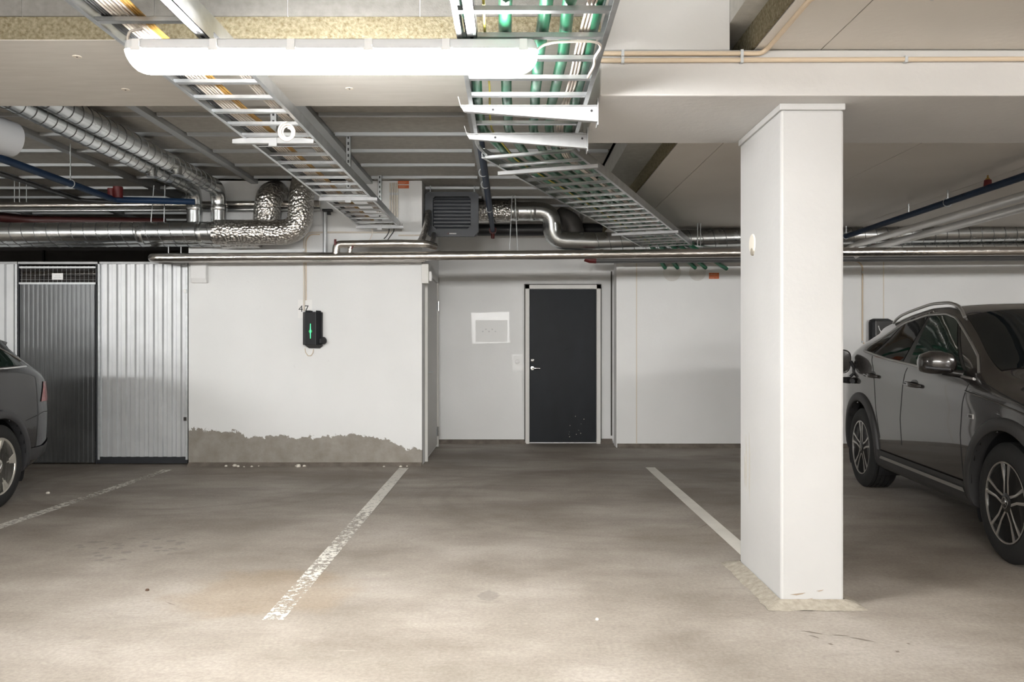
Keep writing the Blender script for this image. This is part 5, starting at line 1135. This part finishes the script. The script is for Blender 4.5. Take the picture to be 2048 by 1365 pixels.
for sg in (-1, 1):
    for nm, uL, uR in (('quarter_window', (.56, .60), (1.22, 1.34)), ('rear_door_window', (1.28, 1.40), (2.0, 2.05)), ('front_door_window', (2.08, 2.10), (3.05, 2.66))):
        wag.patch(uL, uR, (lambda u: wl(u) + .014), (lambda u: max(wu_(u) - .014, wl(u) + .016)), sg, .005).build(nm, MT['glassg'], wt, 60, local=True)
    wag.patch((.53, .53), (3.12, 2.74), (lambda u: wl(u) + .004), (lambda u: max(wu_(u) - .004, wl(u) + .006)), sg, .0025, 40).build('window_surround', MT['rimdk'], wt, 60, local=True)
    wag.line([(u, wl(u)) for u in np.linspace(.50, 3.1, 26)], sg, .009, .004).build('belt_trim', MT['chrome'], wt, 60, local=True); wag.line([(u, wu_(u)) for u in np.linspace(.49, 3.1, 40)], sg, .009, .004).build('window_trim', MT['chrome'], wt, 60, local=True)
    for pts in ([(1.42, 1.06), (1.38, .9), (1.48, .6), (1.6, .3)], [(2.06, 1.04), (2.04, .8), (2.06, .3)], [(3.05, 1.0), (3.02, .8), (3.06, .3)]):
        wag.line(pts, sg, .003, 0).build('door_seam', MT['black'], wt, 60, local=True)
    wag.line([(.10, .70), (.3, .71), (.62, .66)], sg, .003, 0).build('bumper_seam', MT['black'], wt, 60, local=True)
    wag.patch((.05, .08), (.36, .28), (lambda u: .80), (lambda u: .97), sg, .006, 10).build('tail_lamp', MT['redlens'], wt, 60, local=True)
    wag.patch((.03, .03), (.60, .56), (lambda u: max(wag.bot(u) + .03, .32)), (lambda u: max(wag.bot(u) + .14, .42)), sg, .010, 16).build('lower_bumper', MT['clad2'], wt, 60, local=True)
    for wu in (wrw, wfw):
        wag.arch(wu, .33, .378, .445, sg, .010, wt, MT['clad2']); wag.well(wu, .33, sg, wt); wheel(wt, wu, .33, .905, sg, .33, .225, .225, 'five')
glass_band(wag, wt, 2.75, 3.42, .2, .006, 'windscreen', MT['glass']); glass_band(wag, wt, .12, .36, .2, .008, 'rear_window', MT['glass'])
rows = []
for i in range(5):
    u = lerp(.62, .36, i / 4); q = wag.roofpt(.50, .1); rows.append([(u, v, lerp(1.428, 1.402, i / 4) - .10 * (abs(v) / .62) ** 3) for v in np.linspace(-.60, .60, 13)])
mb = MB(); mb.grid(rows); o = mb.build('roof_spoiler', MT['wagon_paint'], wt, 60, local=True); so = o.modifiers.new('thickness', 'SOLIDIFY'); so.thickness = .035

# ------------------------------------------------------------------ small things on the floor
def lump(name, px, py, d, r, mat, label, cat, group=None):
    p = P(px, py, d); mb = MB(); n = 7
    rows = [[(p.x + r * random.uniform(.7, 1.1) * s_ * math.cos(2 * math.pi * k_ / n), p.y + r * random.uniform(.7, 1.1) * s_ * math.sin(2 * math.pi * k_ / n), h * r) for k_ in range(n)] for s_, h in ((.8, 0), (1, .35), (.55, .8))]
    mb.add([q for rr in rows for q in rr], [tuple(range(n)), tuple(range(2 * n, 3 * n))] + [(i * n + k_, i * n + (k_ + 1) % n, (i + 1) * n + (k_ + 1) % n, (i + 1) * n + k_) for i in range(2) for k_ in range(n)])
    return tag(mb.build(name, mat), label, cat, group)
def fd(py): return CH * F / (py - HY)
lump('pebble', 295, 1182, fd(1182), .012, MT['stone'], 'small dark brown pebble on the bare floor', 'pebble')
lump('paper_scrap', 1194, 1241, fd(1241), .011, MT['paper'], 'tiny white paper scrap on the floor in front', 'scrap')
lump('paper_scrap', 96, 988, fd(988), .02, MT['crumb'], 'tiny pale scrap on the floor beside the wagon wheel', 'scrap')
for (px, s_) in ((455, .02), (470, .028), (478, .02), (490, .012), (502, .016), (520, .010), (597, .035), (606, .02), (590, .014), (770, .014), (800, .018), (815, .012)):
    lump('plaster_crumb', px + random.uniform(-3, 3), 927, 8.72 + random.uniform(-.03, .03), s_, MT['crumb'], 'flaked bit of white plaster at the foot of the charger wall', 'plaster', 'plaster flakes along the charger wall')

# ------------------------------------------------------------------ small extras on walls and floor
for (px, py, rr) in ((1344, 545, 18), (1395, 545, 17)):
    p = P(px, py, YR); mb = MB(); mb.lathe([(rr * YR / F, 0), (rr * YR / F * .96, .002), (0, .002)], (p.x, YR, p.z), (0, -1, 0), 26)
    mb.build('plaster_patch', M('pale_plaster_patch', (0.74, 0.72, 0.69), .8, bump=.3, bscale=60), wr_, 30)
for i, (x0_, x1_, y1_) in enumerate(((742, 738, 482), (776, 768, 478), (786, 775, 481))):
    loose_cable([P(x0_, 448, 8.55), P(x0_ + 3, 462, 8.6), P(x1_ + 6, 472, 8.62), P(x1_, y1_, 8.6)], .006, (MT['cablew'], MT['cablek'], MT['cablek'])[i], ('single white cable dropping from the end of left cable ladder', 'left black cable dropping from the end of left cable ladder', 'right black cable dropping from the end of left cable ladder')[i], None)
t = thing('pipe_clamp', 'black clamp at the top of the grey steel post', 'clamp', tuple(P(652, 420, 8.7)))
MB().obox(P(655, 421, 8.68), (1, 0, 0), (0, 1, 0), (0, 0, 1), .05, .03, .012).build('plate', MT['black'], t); MB().obox(P(658, 425, 8.68), (1, 0, 0), (0, 1, 0), (0, 0, 1), .018, .02, .025).build('jaw', MT['black'], t)
fl_ = bpy.data.objects['floor']; mb = MB()
for (xa, ya, xb2, yb2, w_) in ((1600, 1262, 1650, 1270, 2.0), (1662, 1271, 1700, 1273, 1.5), (1700, 1276, 1752, 1285, 2.0), (1618, 1271, 1640, 1278, 1.5), (1655, 1288, 1668, 1291, 2.5), (1790, 1303, 1800, 1306, 3), (1812, 1288, 1822, 1290, 2), (1430, 1043, 1390, 1060, 1.2), (330, 1205, 352, 1212, 1)):
    a_ = P(xa, ya, fd(ya)); b2 = P(xb2, yb2, fd(yb2)); u_ = (b2 - a_); n_ = Vector((-u_.y, u_.x, 0)).normalized() * w_ * .004
    mb.add([(a_.x, a_.y, .0012), (a_.x + u_.x * .4 + n_.x, a_.y + u_.y * .4 + n_.y, .0012), (b2.x, b2.y, .0012), (a_.x + u_.x * .6 - n_.x, a_.y + u_.y * .6 - n_.y, .0012)], [(0, 1, 2, 3)])
mb.build('scratch', M('dark_scratch', (0.20, 0.17, 0.14), .8), fl_)['kind'] = 'stuff'
